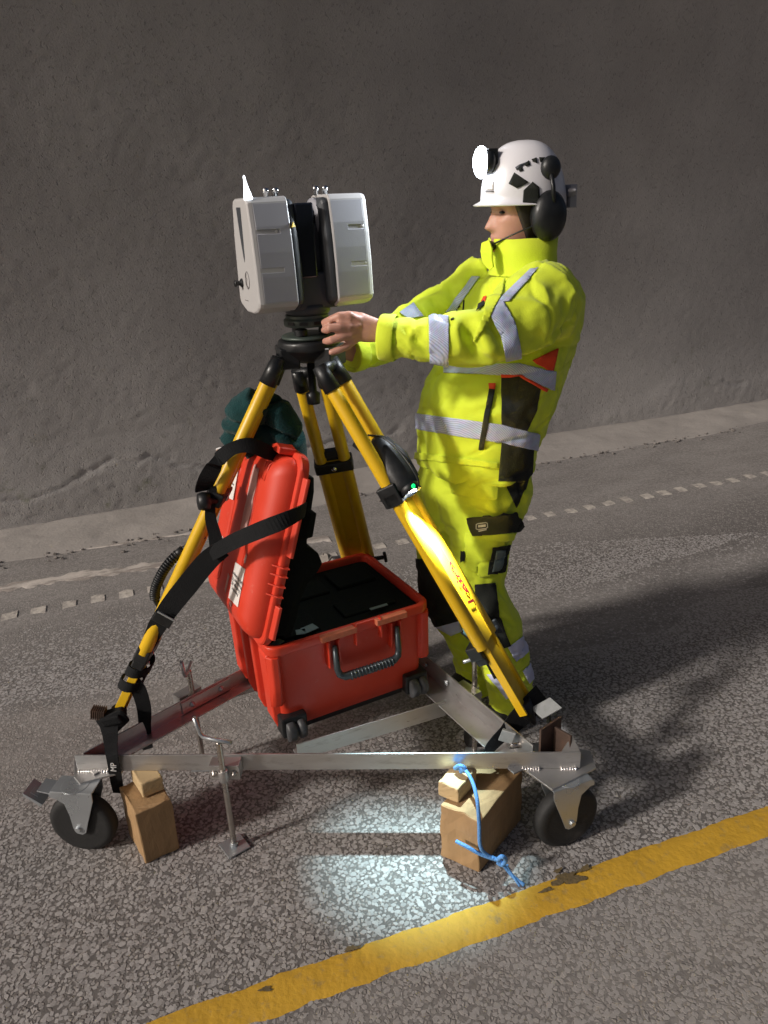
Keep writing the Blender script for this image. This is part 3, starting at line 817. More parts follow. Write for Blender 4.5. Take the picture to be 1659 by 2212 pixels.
c3 = atz(990, 1712, 0.186); c3 = V((c3.x, c3.y + 0.015, 0)); a3 = (fR - lR).normalized() * 0.032; b3 = (rR - fR).normalized() * 0.05
timber('timber_offcut', [c3 + a3 - b3, c3 + a3 + b3, c3 - a3 + b3, c3 - a3 - b3], 0.186, 0.2345, M['wood_pale'], 'small offcut under the blue rope knot, on the right block', G, 0.0012, seed=6)

# ------------------------------------------------------------------ surveying tripod
tri = thing('tripod', 'yellow surveying tripod standing on the aluminium dolly', 'tripod', (-0.19, 2.13, 0))
HA = V((-0.183, 2.128, 0))
q = MB()
q.lathe(HA + V((0, 0, 1.352)), (0, 0, 1), [(0.045, -0.03), (0.06, -0.02), (0.078, 0.0), (0.086, 0.006), (0.086, 0.026), (0.080, 0.031), (0.02, 0.031)], 40)
for a in (195, -25, 80):
    d = V((math.cos(R(a)), math.sin(R(a)), 0)); n = V((-d.y, d.x, 0))
    q.obox(HA + d * 0.062 + V((0, 0, 1.338)), d * 0.026, n * 0.046, V((0, 0, 0.028)))
q.build('tripod_head', M['black'], tri, 0.004)
q = MB(); q.lathe(HA + V((0, 0, 1.20)), (0, 0, 1), [(0.005, 0), (0.018, 0.0), (0.020, 0.03), (0.011, 0.035), (0.011, 0.13), (0.005, 0.131)], 16)
q.build('centre_screw', M['black'], tri)

def make_leg(T, F, W, wl=0.105, slot=False, buckle=False, upper=0.775, cf=1.0):
    """two rails with a window, then a solid board, sliding over a narrower lower length"""
    T, F = V(T), V(F); L = (F - T).length; ax = (F - T).normalized()
    W = V(W); W = (W - ax * W.dot(ax)).normalized(); n = ax.cross(W)
    if n.y > 0: n = -n
    P = lambda t, w=0.0, h=0.0: T + ax * (t * L) + W * w + n * h
    hw = wl / 2
    q = MB()
    for s_ in (-1, 1):
        pts = [P(0.055, s_ * (hw - 0.017)), P(upper, s_ * (hw - 0.013))]
        q.tube(pts, [0.0195, 0.0200], 14, hint=n)
    q.obox((P(0.325) + P(upper)) / 2, ax * (upper - 0.325) * L / 2, W * (hw - 0.016), n * 0.0105)
    for s_ in (-0.45, 0.45):
        q.obox((P(0.345, s_ * hw, 0.0108) + P(upper, s_ * hw, 0.0108)) / 2, ax * (upper - 0.345) * L / 2, W * 0.0016, n * 0.0022)
    leg = q.build('leg', M['tripod_yellow'], tri, 0.0025)
    q = MB()                                            # hinge sockets
    for s_ in (-1, 1):
        q.tube([P(0.0, s_ * (hw - 0.018)), P(0.062, s_ * (hw - 0.017))], [0.019, 0.0235], 14, hint=n)
    q.cyl(P(0.012, -hw + 0.004), P(0.012, hw - 0.004), 0.016, n=16)
    q.build('hinge', M['black'], leg)
    q = MB()                                            # collar at the end of the window
    q.obox(P(0.345), ax * 0.020, W * (hw + 0.009), n * 0.025)
    q.build('collar', M['black'], leg, 0.005)
    q = MB(); q.lathe(P(0.345, 0, 0.025), n, [(0.009, 0), (0.0085, 0.004), (0.004, 0.0065), (0.001, 0.007)], 14)
    q.build('bolt', M['chrome'], leg)
    q = MB()                                            # narrower sliding length
    lw = 0.040
    q.obox((P(0.60) + P(0.985)) / 2 - n * 0.002, ax * 0.385 * L / 2, W * lw, n * 0.0085)
    for s_ in (-1, 1):
        q.obox((P(0.60, s_ * (lw - 0.004), 0.009) + P(0.985, s_ * (lw - 0.004), 0.009)) / 2, ax * 0.385 * L / 2, W * 0.004, n * 0.006)
    lo = q.build('lower_leg', M['tripod_yellow'], leg, 0.0018)
    q = MB()                                            # clamp, wing screw
    q.obox(P(upper + 0.004, 0, -0.021 * (1 - cf)), ax * 0.022, W * (hw + 0.004), n * 0.021)
    q.obox(P(upper + 0.028, 0, -0.018 * (1 - cf)), ax * 0.018, W * (lw + 0.010), n * 0.018)
    q.build('clamp', M['black'], leg, 0.004)
    q = MB()
    q.cyl(P(upper + 0.012, hw - 0.01), P(upper + 0.012, hw + 0.038), 0.008, n=12)
    q.obox(P(upper + 0.012, hw + 0.044), ax * 0.024, W * 0.006, n * 0.006)
    q.build('wing_screw', M['black'], leg, 0.003)
    for k in (0.0, 0.028) if cf == 1.0 else ():
        q = MB(); q.lathe(P(upper + k, -hw * 0.35, 0.021), n, [(0.006, 0), (0.0055, 0.003), (0.001, 0.005)], 10); q.build('rivet', M['zinc'], leg)
    q = MB()                                            # pointed shoe with a step lug
    q.tube([P(0.965), P(1.0), P(1.035)], [0.034, 0.028, 0.007], 12, flat=0.7, hint=n)
    q.build('foot', M['black'], leg)
    if slot:
        q = MB(); q.obox(P(0.555, -0.002, 0.0118), ax * 0.125 * L, W * 0.0075, n * 0.002); q.build('slot', M['black'], leg, 0.001)
    if buckle:
        q = MB()
        q.obox(P(0.300), ax * 0.012, W * 0.040, n * 0.010)
        q.prism([(-0.034, 0), (0.034, 0), (0.034, 0.016), (0.012, 0.042), (-0.012, 0.042), (-0.034, 0.016)], P(0.308, 0, -0.006), W, ax, n * 0.012)
        q.build('window_buckle', M['black'], leg, 0.002)
    return leg, P, ax, W, n, L

TL_, FL_ = at(607, 772, 2.06), atz(246, 1558, 0.290)
legL, PL, axL, WL, nL, LL = make_leg(TL_, FL_, (0.10, 1, 0), slot=True)
TR_, FR_ = at(702, 783, 2.05), atz(1142, 1540, 0.300)
legR, PR, axR, WR, nR, LR = make_leg(TR_, FR_, (0.42, 0.9, 0), wl=0.110, cf=-0.2)
TB_, FB_ = at(668, 795, 2.20), at(797, 1297, 2.60)
legB, PB, axB, WB, nB, LB = make_leg(TB_, FB_, (1, 0.05, 0), buckle=True)

def text_mesh(name, body, size, o, ex, ey, m, parent, shear=0.0, lift=0.0006, label=None, spacing=1.0, bold=0.0):
    cu = bpy.data.curves.new(name, 'FONT'); cu.body = body; cu.size = size; cu.shear = shear; cu.extrude = 0.0002; cu.offset = bold
    cu.align_x = 'CENTER'; cu.align_y = 'CENTER'; cu.resolution_u = 3; cu.space_character = spacing; cu.space_line = 0.95
    tmp = bpy.data.objects.new('tmp', cu); COL.objects.link(tmp)
    bpy.context.view_layer.update()
    me = bpy.data.meshes.new_from_object(tmp.evaluated_get(bpy.context.evaluated_depsgraph_get()))
    bpy.data.objects.remove(tmp)
    ex, ey = V(ex).normalized(), V(ey); ey = (ey - ex * ey.dot(ex)).normalized(); ez = ex.cross(ey)
    o = V(o) + ez * lift
    me.transform(Matrix(((ex.x, ey.x, ez.x, o.x), (ex.y, ey.y, ez.y, o.y), (ex.z, ey.z, ez.z, o.z), (0, 0, 0, 1))))
    me.name = name
    return link_mesh(me, name, m, parent, label=label)
# maker's lettering reads up the right leg
text_mesh('lettering', 'Leica', 0.072, PR(0.622, 0.020, 0.0135), -axR, WR if WR.cross(axR).dot(nR) > 0 else -WR, M['redink'], legR, shear=0.35, lift=0.0008, bold=0.0012)
# carrying handle on the left leg: ribbed grip bowed away from the leg
q = MB(); a, b = PL(0.45, -0.004, 0.014), PL(0.665, -0.004, 0.014); out = V((-0.82, -0.25, 0.1)).normalized()
hp = []
for i in range(15):
    u = i / 14; hp.append(a.lerp(b, u) + out * 0.072 * (1 - abs(2 * u - 1) ** 2.6) + axL * 0.012 * math.sin(u * 3.14))
q.tube(hp, 0.0085, 10)
for i in range(22):
    u = 0.20 + 0.55 * i / 21; k = u * 14; i0 = int(k); p = hp[i0].lerp(hp[min(i0 + 1, 14)], k - i0); d = (hp[min(i0 + 1, 14)] - hp[i0]).normalized()
    q.lathe(p, d, [(0.009, -0.004), (0.015, -0.002), (0.015, 0.002), (0.009, 0.004)], 12)
q.cyl(hp[3], hp[2], 0.013, n=12)
q.build('carry_handle', M['black'], legL)
# white sticker on the left rail
q = MB(); q.obox(PL(0.285, -0.02, 0.0188), axL * 0.022, WL * 0.007, nL * 0.0006); q.build('sticker', M['paper'], legL)
# knob clamp on the left leg collar
q = MB(); p = PL(0.345, -0.052, 0.01); d = V((-0.9, -0.4, 0.1)).normalized()
q.lathe(p, d, [(0.012, 0), (0.012, 0.02), (0.024, 0.022), (0.026, 0.04), (0.022, 0.052), (0.008, 0.055)], 18)
q.build('clamp_knob', M['black'], legL)

# ------------------------------------------------------------------ tribrach
tb = thing('tribrach', 'dark green levelling base between the tripod head and the scanner', 'tribrach', HA + V((0, 0, 1.384)))
q = MB(); q.lathe(HA + V((0, 0, 1.3845)), (0, 0, 1), [(0.02, 0), (0.070, 0), (0.074, 0.003), (0.074, 0.007), (0.068, 0.010), (0.02, 0.010)], 40); q.build('base_plate', M['tribrach'], tb)
q = MB(); q.lathe(HA + V((0, 0, 1.418)), (0, 0, 1), [(0.03, 0), (0.062, 0), (0.064, 0.004), (0.064, 0.017), (0.058, 0.022), (0.058, 0.030), (0.03, 0.030)], 40); q.build('top_plate', M['tribrach'], tb, 0.001)
for k in range(3):
    a = R(-110 + 120 * k); p = HA + V((math.cos(a) * 0.046, math.sin(a) * 0.046, 1.395)); q = MB()
    q.lathe(p, (0, 0, 1), [(0.010, -0.001), (0.018, 0.002)] + [(0.0185 if i % 2 else 0.0165, 0.003 + i * 0.0018) for i in range(9)] + [(0.010, 0.021), (0.010, 0.024)], 18)
    q.build('foot_screw', M['black'], tb)
q = MB()
for a in (-128, -95, -60):
    d = V((math.cos(R(a)), math.sin(R(a)), 0)); q.obox(HA + d * 0.0635 + V((0, 0, 1.429)), V((-d.y, d.x, 0)) * 0.011, d * 0.002, V((0, 0, 0.0045)))
q.build('label_plate', M['black'], tb, 0.001)
q = MB(); q.cyl(HA + V((0.05, -0.045, 1.410)), HA + V((0.085, -0.062, 1.410)), 0.009, n=14); q.build('lock_knob', M['black'], tb)

# ------------------------------------------------------------------ laser scanner
SO = HA + V((0.004, -0.004, 1.475)); PH = R(25)
SN = V((math.sin(PH), -math.cos(PH), 0)); SW = V((math.cos(PH), math.sin(PH), 0)) * 1.09; SZ = V((0, 0, 1))
scn = thing('laser_scanner', 'white and grey twin tower laser scanner mounted on the yellow tripod', 'laser scanner', SO)
S = lambda w, d, z: SO + SW * w + SN * d + SZ * z
H = 0.268
def side_profile(k=1.0, fr=1.0):
    """outline of a tower seen from its side: (depth, height)"""
    pts = [(-0.055, -0.004), (-0.030, -0.012), (0.030, -0.012), (0.060, -0.006), (0.084, 0.006), (0.090, 0.016)]
    pts += [(0.086, 0.10), (0.078, 0.175), (0.064, H - 0.012), (0.056, H - 0.002), (0.046, H)]
    pts += [(-0.046, H), (-0.058, H - 0.003), (-0.066, H - 0.014), (-0.080, 0.18), (-0.088, 0.08), (-0.090, 0.018), (-0.080, 0.004)]
    c = (0.0, H / 2)
    return [(c[0] + (x - c[0]) * k, c[1] + (y - c[1]) * (1 - (1 - k) * 0.45)) for x, y in pts]
for s_ in (-1, 1):
    q = MB(); rings = []
    for w, k in [(0.050, 0.985), (0.053, 1.0), (0.135, 0.985), (0.142, 0.965), (0.146, 0.92)]:
        rings.append([S(s_ * w, x, z) for x, z in side_profile(k)])
    q.loft(rings if s_ > 0 else [r[::-1] for r in rings], 0, False)
    sh = q.build('side_shell', M['scan_white'], scn, 0.003)
    # grey front panel, inset face standing 2 mm proud
    q = MB(); N_ = 9; rows = []
    prof = [(0.0905, 0.020), (0.0880, 0.080), (0.0835, 0.140), (0.0765, 0.200), (0.0655, H - 0.016)]
    q.loft([[S(s_ * 0.0535, d, z), S(s_ * 0.1320, d * 0.985, z), S(s_ * 0.1320, d * 0.985 - 0.006, z), S(s_ * 0.0535, d - 0.006, z)] for d, z in prof], 0, False)
    tmp = q.build('tmp', M['scan_grey']); cuts = []; but = []
    for z in (0.098, 0.188):                              # long finger slots sunk into the panel
        dd = np.interp(z, [p[1] for p in prof], [p[0] for p in prof])
        wa, wb = (0.1345, 0.078) if s_ < 0 else (0.090, 0.1345)
        c = MB(); c.tube([S(s_ * wa, dd + 0.0008, z), S(s_ * (wa + wb) / 2, dd + 0.0008, z - 0.0005), S(s_ * wb, dd + 0.0008, z - 0.001)], [0.0060, 0.0064, 0.0060], 12)
        co_ = c.build('cut', M['scan_grey']); cuts.append(co_)
        md = tmp.modifiers.new('b', 'BOOLEAN'); md.operation = 'DIFFERENCE'; md.solver = 'EXACT'; md.object = co_
        but.append((s_ * (wb + 0.006 if s_ < 0 else wb - 0.008), dd - 0.0034, z))
    bpy.context.view_layer.update()
    pm = bpy.data.meshes.new_from_object(tmp.evaluated_get(bpy.context.evaluated_depsgraph_get())); pm.name = 'front_panel'; pm.materials.clear()
    for o_ in [tmp] + cuts: bpy.data.objects.remove(o_)
    fp = link_mesh(pm, 'front_panel', M['scan_grey'], scn, 0.0010)
    for b_ in but:
        q = MB(); q.ellipsoid(S(*b_), SW * 0.006, SN * 0.0022, SZ * 0.0046, 12, 6); q.build('slot_button', M['scan_white'], fp)
    # dark inner cheek with a rounded head
    q = MB(); rings = []
    for w, k in [(0.0505, 0.965), (0.037, 0.93), (0.030, 0.80)]:
        rings.append([S(s_ * w, x, z * (0.985 if k > .9 else 0.95)) for x, z in side_profile(k)])
    q.loft(rings[::-1] if s_ > 0 else rings, 0, False)
    q.build('inner_cheek', M['scan_dark'], scn, 0.006)
    q = MB(); q.lathe(S(s_ * 0.034, -0.004, H - 0.058), SW * -s_, [(0.052, -0.004), (0.050, 0.004), (0.040, 0.008), (0.005, 0.009)], 28)
    q.build('bearing_cover', M['scan_grey'] if s_ > 0 else M['scan_dark'], scn)
    for k in (-0.012, 0.012):
        q = MB(); q.lathe(S(s_ * 0.062 + k, -0.02, H - 0.002), SZ, [(0.006, 0), (0.006, 0.010), (0.0085, 0.011), (0.0085, 0.021), (0.004, 0.023)], 16)
        q.build('mounting_knob', M['chrome'], scn)
q = MB(); q.obox(S(0, -0.01, 0.036), SW * 0.064, SN * 0.066, SZ * 0.046); q.obox(S(0, -0.012, 0.10), SW * 0.046, SN * 0.045, SZ * 0.10); q.build('centre_body', M['scan_dark'], scn, 0.006)
q = MB(); q.lathe(S(0.045, -0.004, H - 0.058), -SW, [(0.030, 0), (0.034, 0.01), (0.034, 0.08), (0.030, 0.09)], 24); q.build('mirror_drum', M['glass'], scn)
q = MB(); q.obox(S(-0.012, 0.055, 0.16), SW * 0.022, SN * 0.012, SZ * 0.09); q.build('screen_cover', M['glass'], scn, 0.004)
q = MB(); q.lathe(S(0, 0, -0.026), SZ, [(0.03, 0), (0.056, 0), (0.060, 0.006), (0.062, 0.016), (0.060, 0.026), (0.03, 0.026)], 32); q.build('turntable', M['scan_dark'], scn)
# tapering dark strip, logo disc, knob and seam on the visible white side
Wd = -0.1468
q = MB(); q.prism([(-0.028, H - 0.022), (0.010, H - 0.022), (0.008, 0.19), (0.004, 0.130), (-0.002, 0.115), (-0.008, 0.130), (-0.020, 0.19)], S(-0.1445, 0, 0), SN, SZ, -SW * 0.0022)
q.build('status_window', M['scan_dark'], scn, 0.0008)
def side_at(d, z, off=0.0): return S(-0.1462 - off, d, z)
q = MB(); o_ = side_at(0.006, 0.072)
ring = []
for i in range(28):
    a = i / 28 * 2 * math.pi; ring.append(o_ + SN * 0.017 * math.cos(a) + SZ * 0.021 * math.sin(a))
q.tube(ring + ring[:1], 0.0011, 6, cap=False)
q.tube([o_ + SN * x + SZ * y for x, y in [(-0.006, 0.017), (-0.010, 0.008), (-0.004, 0.003), (-0.009, -0.004), (-0.007, -0.014), (0.004, -0.018)]], 0.0014, 6)
q.build('emblem', M['ink'], scn)
q = MB(); q.lathe(side_at(-0.046, 0.062, -0.002), -SW, [(0.013, 0), (0.012, 0.004), (0.006, 0.009), (0.006, 0.016), (0.009, 0.020), (0.007, 0.023)], 18); q.build('side_knob', M['black'], scn)
q = MB(); q.obox(side_at(-0.02, 0.020), SN * 0.014, SZ * 0.0008, SW * 0.0006); q.build('seam_mark', M['ink'], scn)
q = MB(); q.prism([(-0.007, 0), (0.007, 0), (0, 0.012)], S(-0.0435, 0.0705, 0.195), (SW * 0.8 - SN * 0.6).normalized(), SZ, SN * 0.004 - SW * 0.0 + SN * 0.002); q.build('warning_triangle', M['yellow_sign'], scn)
# glowing cone added for a light glint at the left tower's front corner
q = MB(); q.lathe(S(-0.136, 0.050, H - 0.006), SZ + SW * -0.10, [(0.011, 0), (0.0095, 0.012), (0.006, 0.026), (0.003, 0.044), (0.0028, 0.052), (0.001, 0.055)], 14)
M['glint'] = mat('glint_glow', (0.9, 0.9, 0.9), 0.3, emit=(0.85, 0.93, 1.0), estr=2.2)
q.build('glint_cone', M['glint'], scn)

# ------------------------------------------------------------------ red case
YAW = R(27); CU = V((math.cos(YAW), math.sin(YAW), 0)); CV = V((-math.sin(YAW), math.cos(YAW), 0)); ZZ = V((0, 0, 1))
LU, LV = 0.52, 0.43; ZR, Z0 = 0.562, 0.254
CO_ = V((0.122, 2.11, 0)) - CU * LU                      # front left corner on plan
case = thing('equipment_case', 'scratched red hard case with open lid standing on the dolly under the tripod', 'case', CO_ + CU * LU / 2 + CV * LV / 2 + ZZ * Z0)
C = lambda u, v, z: CO_ + CU * u + CV * v + ZZ * z
def rrect(u0, u1, v0, v1, r, k=5):
    out = []
    for (cu, cv, a0) in [(u1 - r, v0 + r, -90), (u1 - r, v1 - r, 0), (u0 + r, v1 - r, 90), (u0 + r, v0 + r, 180)]:
        for i in range(k + 1):
            a = R(a0 + 90 * i / k); out.append((cu + r * math.cos(a), cv + r * math.sin(a)))
    return out
def ring_at(ins, z, r=0.035):
    return [C(u, v, z) for u, v in rrect(ins, LU - ins, ins, LV - ins, max(0.008, r - ins * 0.3))]
q = MB()
rings = [ring_at(0.05, Z0 + 0.002), ring_at(0.028, Z0), ring_at(0.020, Z0 + 0.012), ring_at(0.017, Z0 + 0.05), ring_at(0.010, ZR - 0.040), ring_at(0.009, ZR - 0.034),
         ring_at(-0.006, ZR - 0.032), ring_at(-0.008, ZR - 0.026), ring_at(-0.008, ZR - 0.004), ring_at(-0.005, ZR), ring_at(0.006, ZR), ring_at(0.010, ZR - 0.006), ring_at(0.012, ZR - 0.03), ring_at(0.02, ZR - 0.10)]
q.loft(rings, 0, False)
base = auto_smooth(q.build('case_base', M['red'], case, 0.003), 30)
# raised vertical pilasters on the left side, between them recessed channels
for v0, v1 in [(0.028, 0.105), (0.150, 0.190), (0.245, 0.285), (0.330, 0.402)]:
    q = MB()
    q.loft([[C(0.030, v0, z), C(o_, v0 + 0.008, z), C(o_, v1 - 0.008, z), C(0.030, v1, z)] for z, o_ in [(Z0 + 0.006, 0.012), (Z0 + 0.04, 0.000), (ZR - 0.05, -0.006), (ZR - 0.036, 0.004)]], 0, False)
    q.build('side_rib', M['red'], base, 0.004)
# corner buttresses at the front
for u in (0.012, LU - 0.012):
    q = MB(); q.loft([[C(u + a, b, z) for a, b in [(-0.022, 0.02), (-0.010, -0.002 + o_), (0.010, -0.006 + o_), (0.024, 0.02)]] for z, o_ in [(Z0 + 0.10, 0.014), (Z0 + 0.16, 0.004), (ZR - 0.034, 0.0)]], 0, False)
    q.build('corner_rib', M['red'], base, 0.004)
# foam insert with cut-outs
q = MB()
top = [C(u, v, ZR - 0.022) for u, v in rrect(0.014, LU - 0.014, 0.014, LV - 0.014, 0.03)]; bot = [p - ZZ * 0.08 for p in top]
q.loft([bot, top], 0, False)
for (u, v, a, b, h) in [(0.12, 0.10, 0.06, 0.05, 0.012), (0.36, 0.12, 0.09, 0.045, 0.010), (0.20, 0.30, 0.10, 0.05, 0.012), (0.40, 0.31, 0.07, 0.06, 0.015)]:
    q.obox(C(u, v, ZR - 0.022 + h / 2 - 0.001), CU * a, CV * b, ZZ * h / 2)
q.build('foam_insert', M['foam'], base, 0.004)
M['greycard'] = mat('grey_scraps', (0.13, 0.17, 0.16), 0.7)
for (u, v, a, b, rz) in [(0.145, 0.055, 0.022, 0.017, 0.2), (0.115, 0.050, 0.014, 0.014, -0.3), (0.035, 0.03, 0.018, 0.012, 0.5), (0.30, 0.405, 0.016, 0.007, 0.1), (0.245, 0.400, 0.014, 0.007, 0.15), (0.38, 0.06, 0.03, 0.006, 0.0)]:
    q = MB(); cu = CU * math.cos(rz) + CV * math.sin(rz); cv = ZZ.cross(cu)
    q.obox(C(u, v, ZR - 0.006), cu * a, cv * b, ZZ * 0.001); q.build('label_scrap', M['greycard'], base)
# front lip with latch seats, hinged pull handle
M['worn_lip'] = mat('worn_red_edge', (0.62, 0.17, 0.085), 0.55, noise=0.3, nscale=60)
for u0, u1 in [(0.150, 0.265), (0.330, 0.435)]:
    q = MB(); q.obox(C((u0 + u1) / 2, -0.014, ZR - 0.010), CU * (u1 - u0) / 2, CV * 0.010, ZZ * 0.010); q.build('latch_seat', M['worn_lip'], base, 0.003)
for u in (0.262, 0.345):
    q = MB(); q.obox(C(u, -0.013, ZR - 0.030), CU * 0.0035, CV * 0.010, ZZ * 0.034); q.build('latch_fin', M['red'], base, 0.002)
for u in (0.192, 0.400):
    q = MB()
    for s_ in (-1, 1): q.obox(C(u + s_ * 0.016, -0.002, ZR - 0.075), CU * 0.004, CV * 0.012, ZZ * 0.045)
    q.build('handle_bracket', M['red'], base, 0.002)
hz = [C(0.192, -0.016, ZR - 0.045), C(0.192, -0.022, ZR - 0.120), C(0.197, -0.026, ZR - 0.140), C(0.212, -0.028, ZR - 0.150), C(0.300, -0.030, ZR - 0.152), C(0.380, -0.028, ZR - 0.150), C(0.395, -0.026, ZR - 0.140), C(0.400, -0.022, ZR - 0.120), C(0.400, -0.016, ZR - 0.045)]
q = MB(); q.tube(hz, [0.007, 0.010, 0.011, 0.0125, 0.0135, 0.0125, 0.011, 0.010, 0.007], 12)
for i in range(13):
    q.lathe(C(0.232 + i * 0.0115, -0.0298, ZR - 0.1518), CU, [(0.0125, -0.003), (0.0152, -0.001), (0.0152, 0.001), (0.0125, 0.003)], 12)
q.build('pull_handle', M['handle_grey'], base)
# wheels in dark housings at the bottom front corners
for u in (0.050, LU - 0.050):
    q = MB(); q.obox(C(u, 0.022, Z0 + 0.028), CU * 0.040, CV * 0.030, ZZ * 0.034); q.build('wheel_housing', M['black'], base, 0.006)
    q = MB(); q.lathe(C(u - 0.030, -0.004, Z0 + 0.016), CU, [(0.012, 0), (0.030, 0.002), (0.033, 0.008), (0.033, 0.022), (0.030, 0.028), (0.022, 0.030), (0.022, 0.036), (0.030, 0.038), (0.033, 0.044), (0.033, 0.054), (0.030, 0.058), (0.012, 0.060)], 24)
    q.build('case_wheel', M['worn_rubber'], base)
q = MB(); q.obox(C(LU / 2, 0.035, Z0 + 0.004), CU * 0.17, CV * 0.012, ZZ * 0.014); q.build('axle_cover', M['black'], base, 0.003)

# lid, swung up about the left edge and leaning back over the case
TH = R(72); LW = CU * math.cos(TH) + ZZ * math.sin(TH); LN = -CU * math.sin(TH) + ZZ * math.cos(TH)
LH, LD = 0.545, 0.088
LO = C(0.004, 0.0, ZR + 0.006)
Lp = lambda v, h, d: LO + CV * v + LW * h + LN * d
def lring(ins, d, r=0.04):
    return [Lp(v, h, d) for v, h in rrect(ins, LV - ins, ins, LH - ins, max(0.008, r - ins * 0.3))]
q = MB()
rings = [lring(0.018, 0.004), lring(0.008, 0.0), lring(-0.004, 0.0), lring(-0.007, 0.004), lring(-0.007, 0.022), lring(-0.004, 0.026), lring(0.008, 0.028), lring(0.009, 0.040), lring(0.014, 0.054), lring(0.024, 0.068), lring(0.039, 0.079), lring(0.058, 0.086), lring(0.078, LD)]
q.loft(rings[::-1], 0, False)
lid = auto_smooth(q.build('lid', M['red'], case))
# broad raised panels on the outer face
for v0, v1, h0, h1 in [(0.262, 0.350, 0.085, 0.455)]:
    q = MB()
    q.loft([[Lp(v, h, d) for v, h in rrect(v0 + i, v1 - i, h0 + i, h1 - i, 0.03)] for d, i in [(LD - 0.006, -0.006), (LD + 0.002, 0.0), (LD + 0.005, 0.008)]], 0, False)
    q.build('raised_panel', M['red'], lid, 0.004)
# fins along the front edge of the lid
for h in (0.155, 0.185, 0.215, 0.240):
    q = MB(); q.prism([(-0.020, 0.002), (0.02, 0.002), (0.02, 0.045), (0.010, 0.044), (0.000, 0.034), (-0.014, 0.02)], Lp(0, h, 0), CV, LN, LW * 0.004); q.build('fin', M['red'], lid, 0.001)
for h0, h1 in [(0.03, 0.13), (0.275, 0.50)]:
    q = MB(); q.prism([(-0.026, 0.0), (0.012, 0.0), (0.012, 0.030), (-0.004, 0.016), (-0.025, 0.010)], Lp(0, h0, 0.001), CV, LN, LW * (h1 - h0)); q.build('edge_guard', M['red'], lid, 0.003)
q = MB(); q.tube([Lp(0.112, 0.085, LD), Lp(0.112, LH - 0.085, LD)], 0.0022, 6); q.build('seam_ridge', M['red'], lid)
for v in (0.075, 0.090, 0.105):
    q = MB(); q.tube([Lp(v, LH - 0.085, LD), Lp(v - 0.002, LH - 0.04, 0.082), Lp(v - 0.004, LH - 0.010, 0.046)], 0.0032, 8); q.build('latch_groove', M['red'], lid)
q = MB(); q.prism([(0, 0), (0.055, 0), (0.060, 0.014), (0.03, 0.024), (0.0, 0.018)], Lp(0.06, LH - 0.004, 0.02), CV, LW, LN * 0.05); q.build('lid_catch', M['red'], lid, 0.003)
# loose foam hanging out on the inner side
q = MB()
rings = []
for h, a, b in [(0.50, 0.024, 0.35), (0.46, 0.034, 0.35), (0.405, 0.038, 0.36), (0.40, 0.056, 0.36), (0.33, 0.060, 0.37), (0.325, 0.044, 0.37), (0.30, 0.050, 0.37), (0.285, 0.088, 0.37), (0.255, 0.108, 0.37), (0.23, 0.100, 0.37), (0.19, 0.076, 0.37), (0.14, 0.066, 0.37), (0.08, 0.066, 0.36), (0.03, 0.060, 0.34)]:
    rings.append([Lp(0.012, h, 0.012), Lp(0.004, h, -a * 0.6), Lp(0.010, h, -a), Lp(b, h, -a * 0.9), Lp(b, h, 0.012)])
q.loft(rings, 0, False)
q.build('lid_foam', M['foam'], lid, 0.006)
# torn tape, address label and a second label on the outer face
DF = LD + 0.0065
def patch_poly(pts, d, th=0.0012):
    q = MB(); q.prism([(a, b) for a, b in pts], Lp(0, 0, d - th), CV, LW, LN * th * 1.6); return q
rs_ = random.Random(3)
tape = [(0.122 + rs_.uniform(-.003, .003), 0.255 + 0.02 * i) for i in range(11)]
tape += [(0.127, 0.482), (0.132, 0.465), (0.138, 0.480), (0.146, 0.470), (0.154, 0.486), (0.166, 0.478)]
tape += [(0.172 + rs_.uniform(-.003, .003), 0.455 - 0.02 * i) for i in range(10)]
patch_poly(tape, LD + 0.0015).build('tape_remnant', M['pale_tape'], lid)
for pts in ([(0.085, 0.235), (0.092, 0.242), (0.100, 0.222), (0.094, 0.212), (0.088, 0.215)], [(0.185, 0.135), (0.198, 0.14), (0.200, 0.09), (0.190, 0.08)], [(0.125, 0.076), (0.142, 0.076), (0.143, 0.066), (0.127, 0.064)]):
    patch_poly(pts, LD + 0.0015).build('tape_remnant', M['pale_tape'], lid)
patch_poly([(0.268, 0.215), (0.288, 0.225), (0.292, 0.185), (0.272, 0.18)], DF).build('tape_remnant', M['pale_tape'], lid)
lb = patch_poly([(0.076, 0.086), (0.158, 0.079), (0.160, 0.190), (0.079, 0.200)], LD + 0.0015, 0.001).build('address_label', M['paper'], lid)
text_mesh('label_print', 'Avsender:\nVestfinge AS\nMotalveien TD\n5tift Haraldsjord', 0.0145, Lp(0.118, 0.136, LD + 0.0024), CV, -LW, M['ink'], lb, lift=0.0002)
lb2 = patch_poly([(0.262, 0.345), (0.330, 0.335), (0.330, 0.475), (0.268, 0.485)], DF, 0.001).build('second_label', M['paper'], lid)
q = MB()
for k in range(6):
    q.obox(Lp(0.296, 0.37 + k * 0.017, DF + 0.0010), CV * (0.020 if k % 2 else 0.014), LW * 0.0022, LN * 0.0003)
q.build('label_print', M['ink'], lb2)
# wire stays of the hinge
q = MB(); q.tube([Lp(0.03, 0.012, -0.004), Lp(0.2, 0.004, -0.01), Lp(0.4, 0.012, -0.004)], 0.006, 8); q.build('hinge_rod', M['red'], lid)

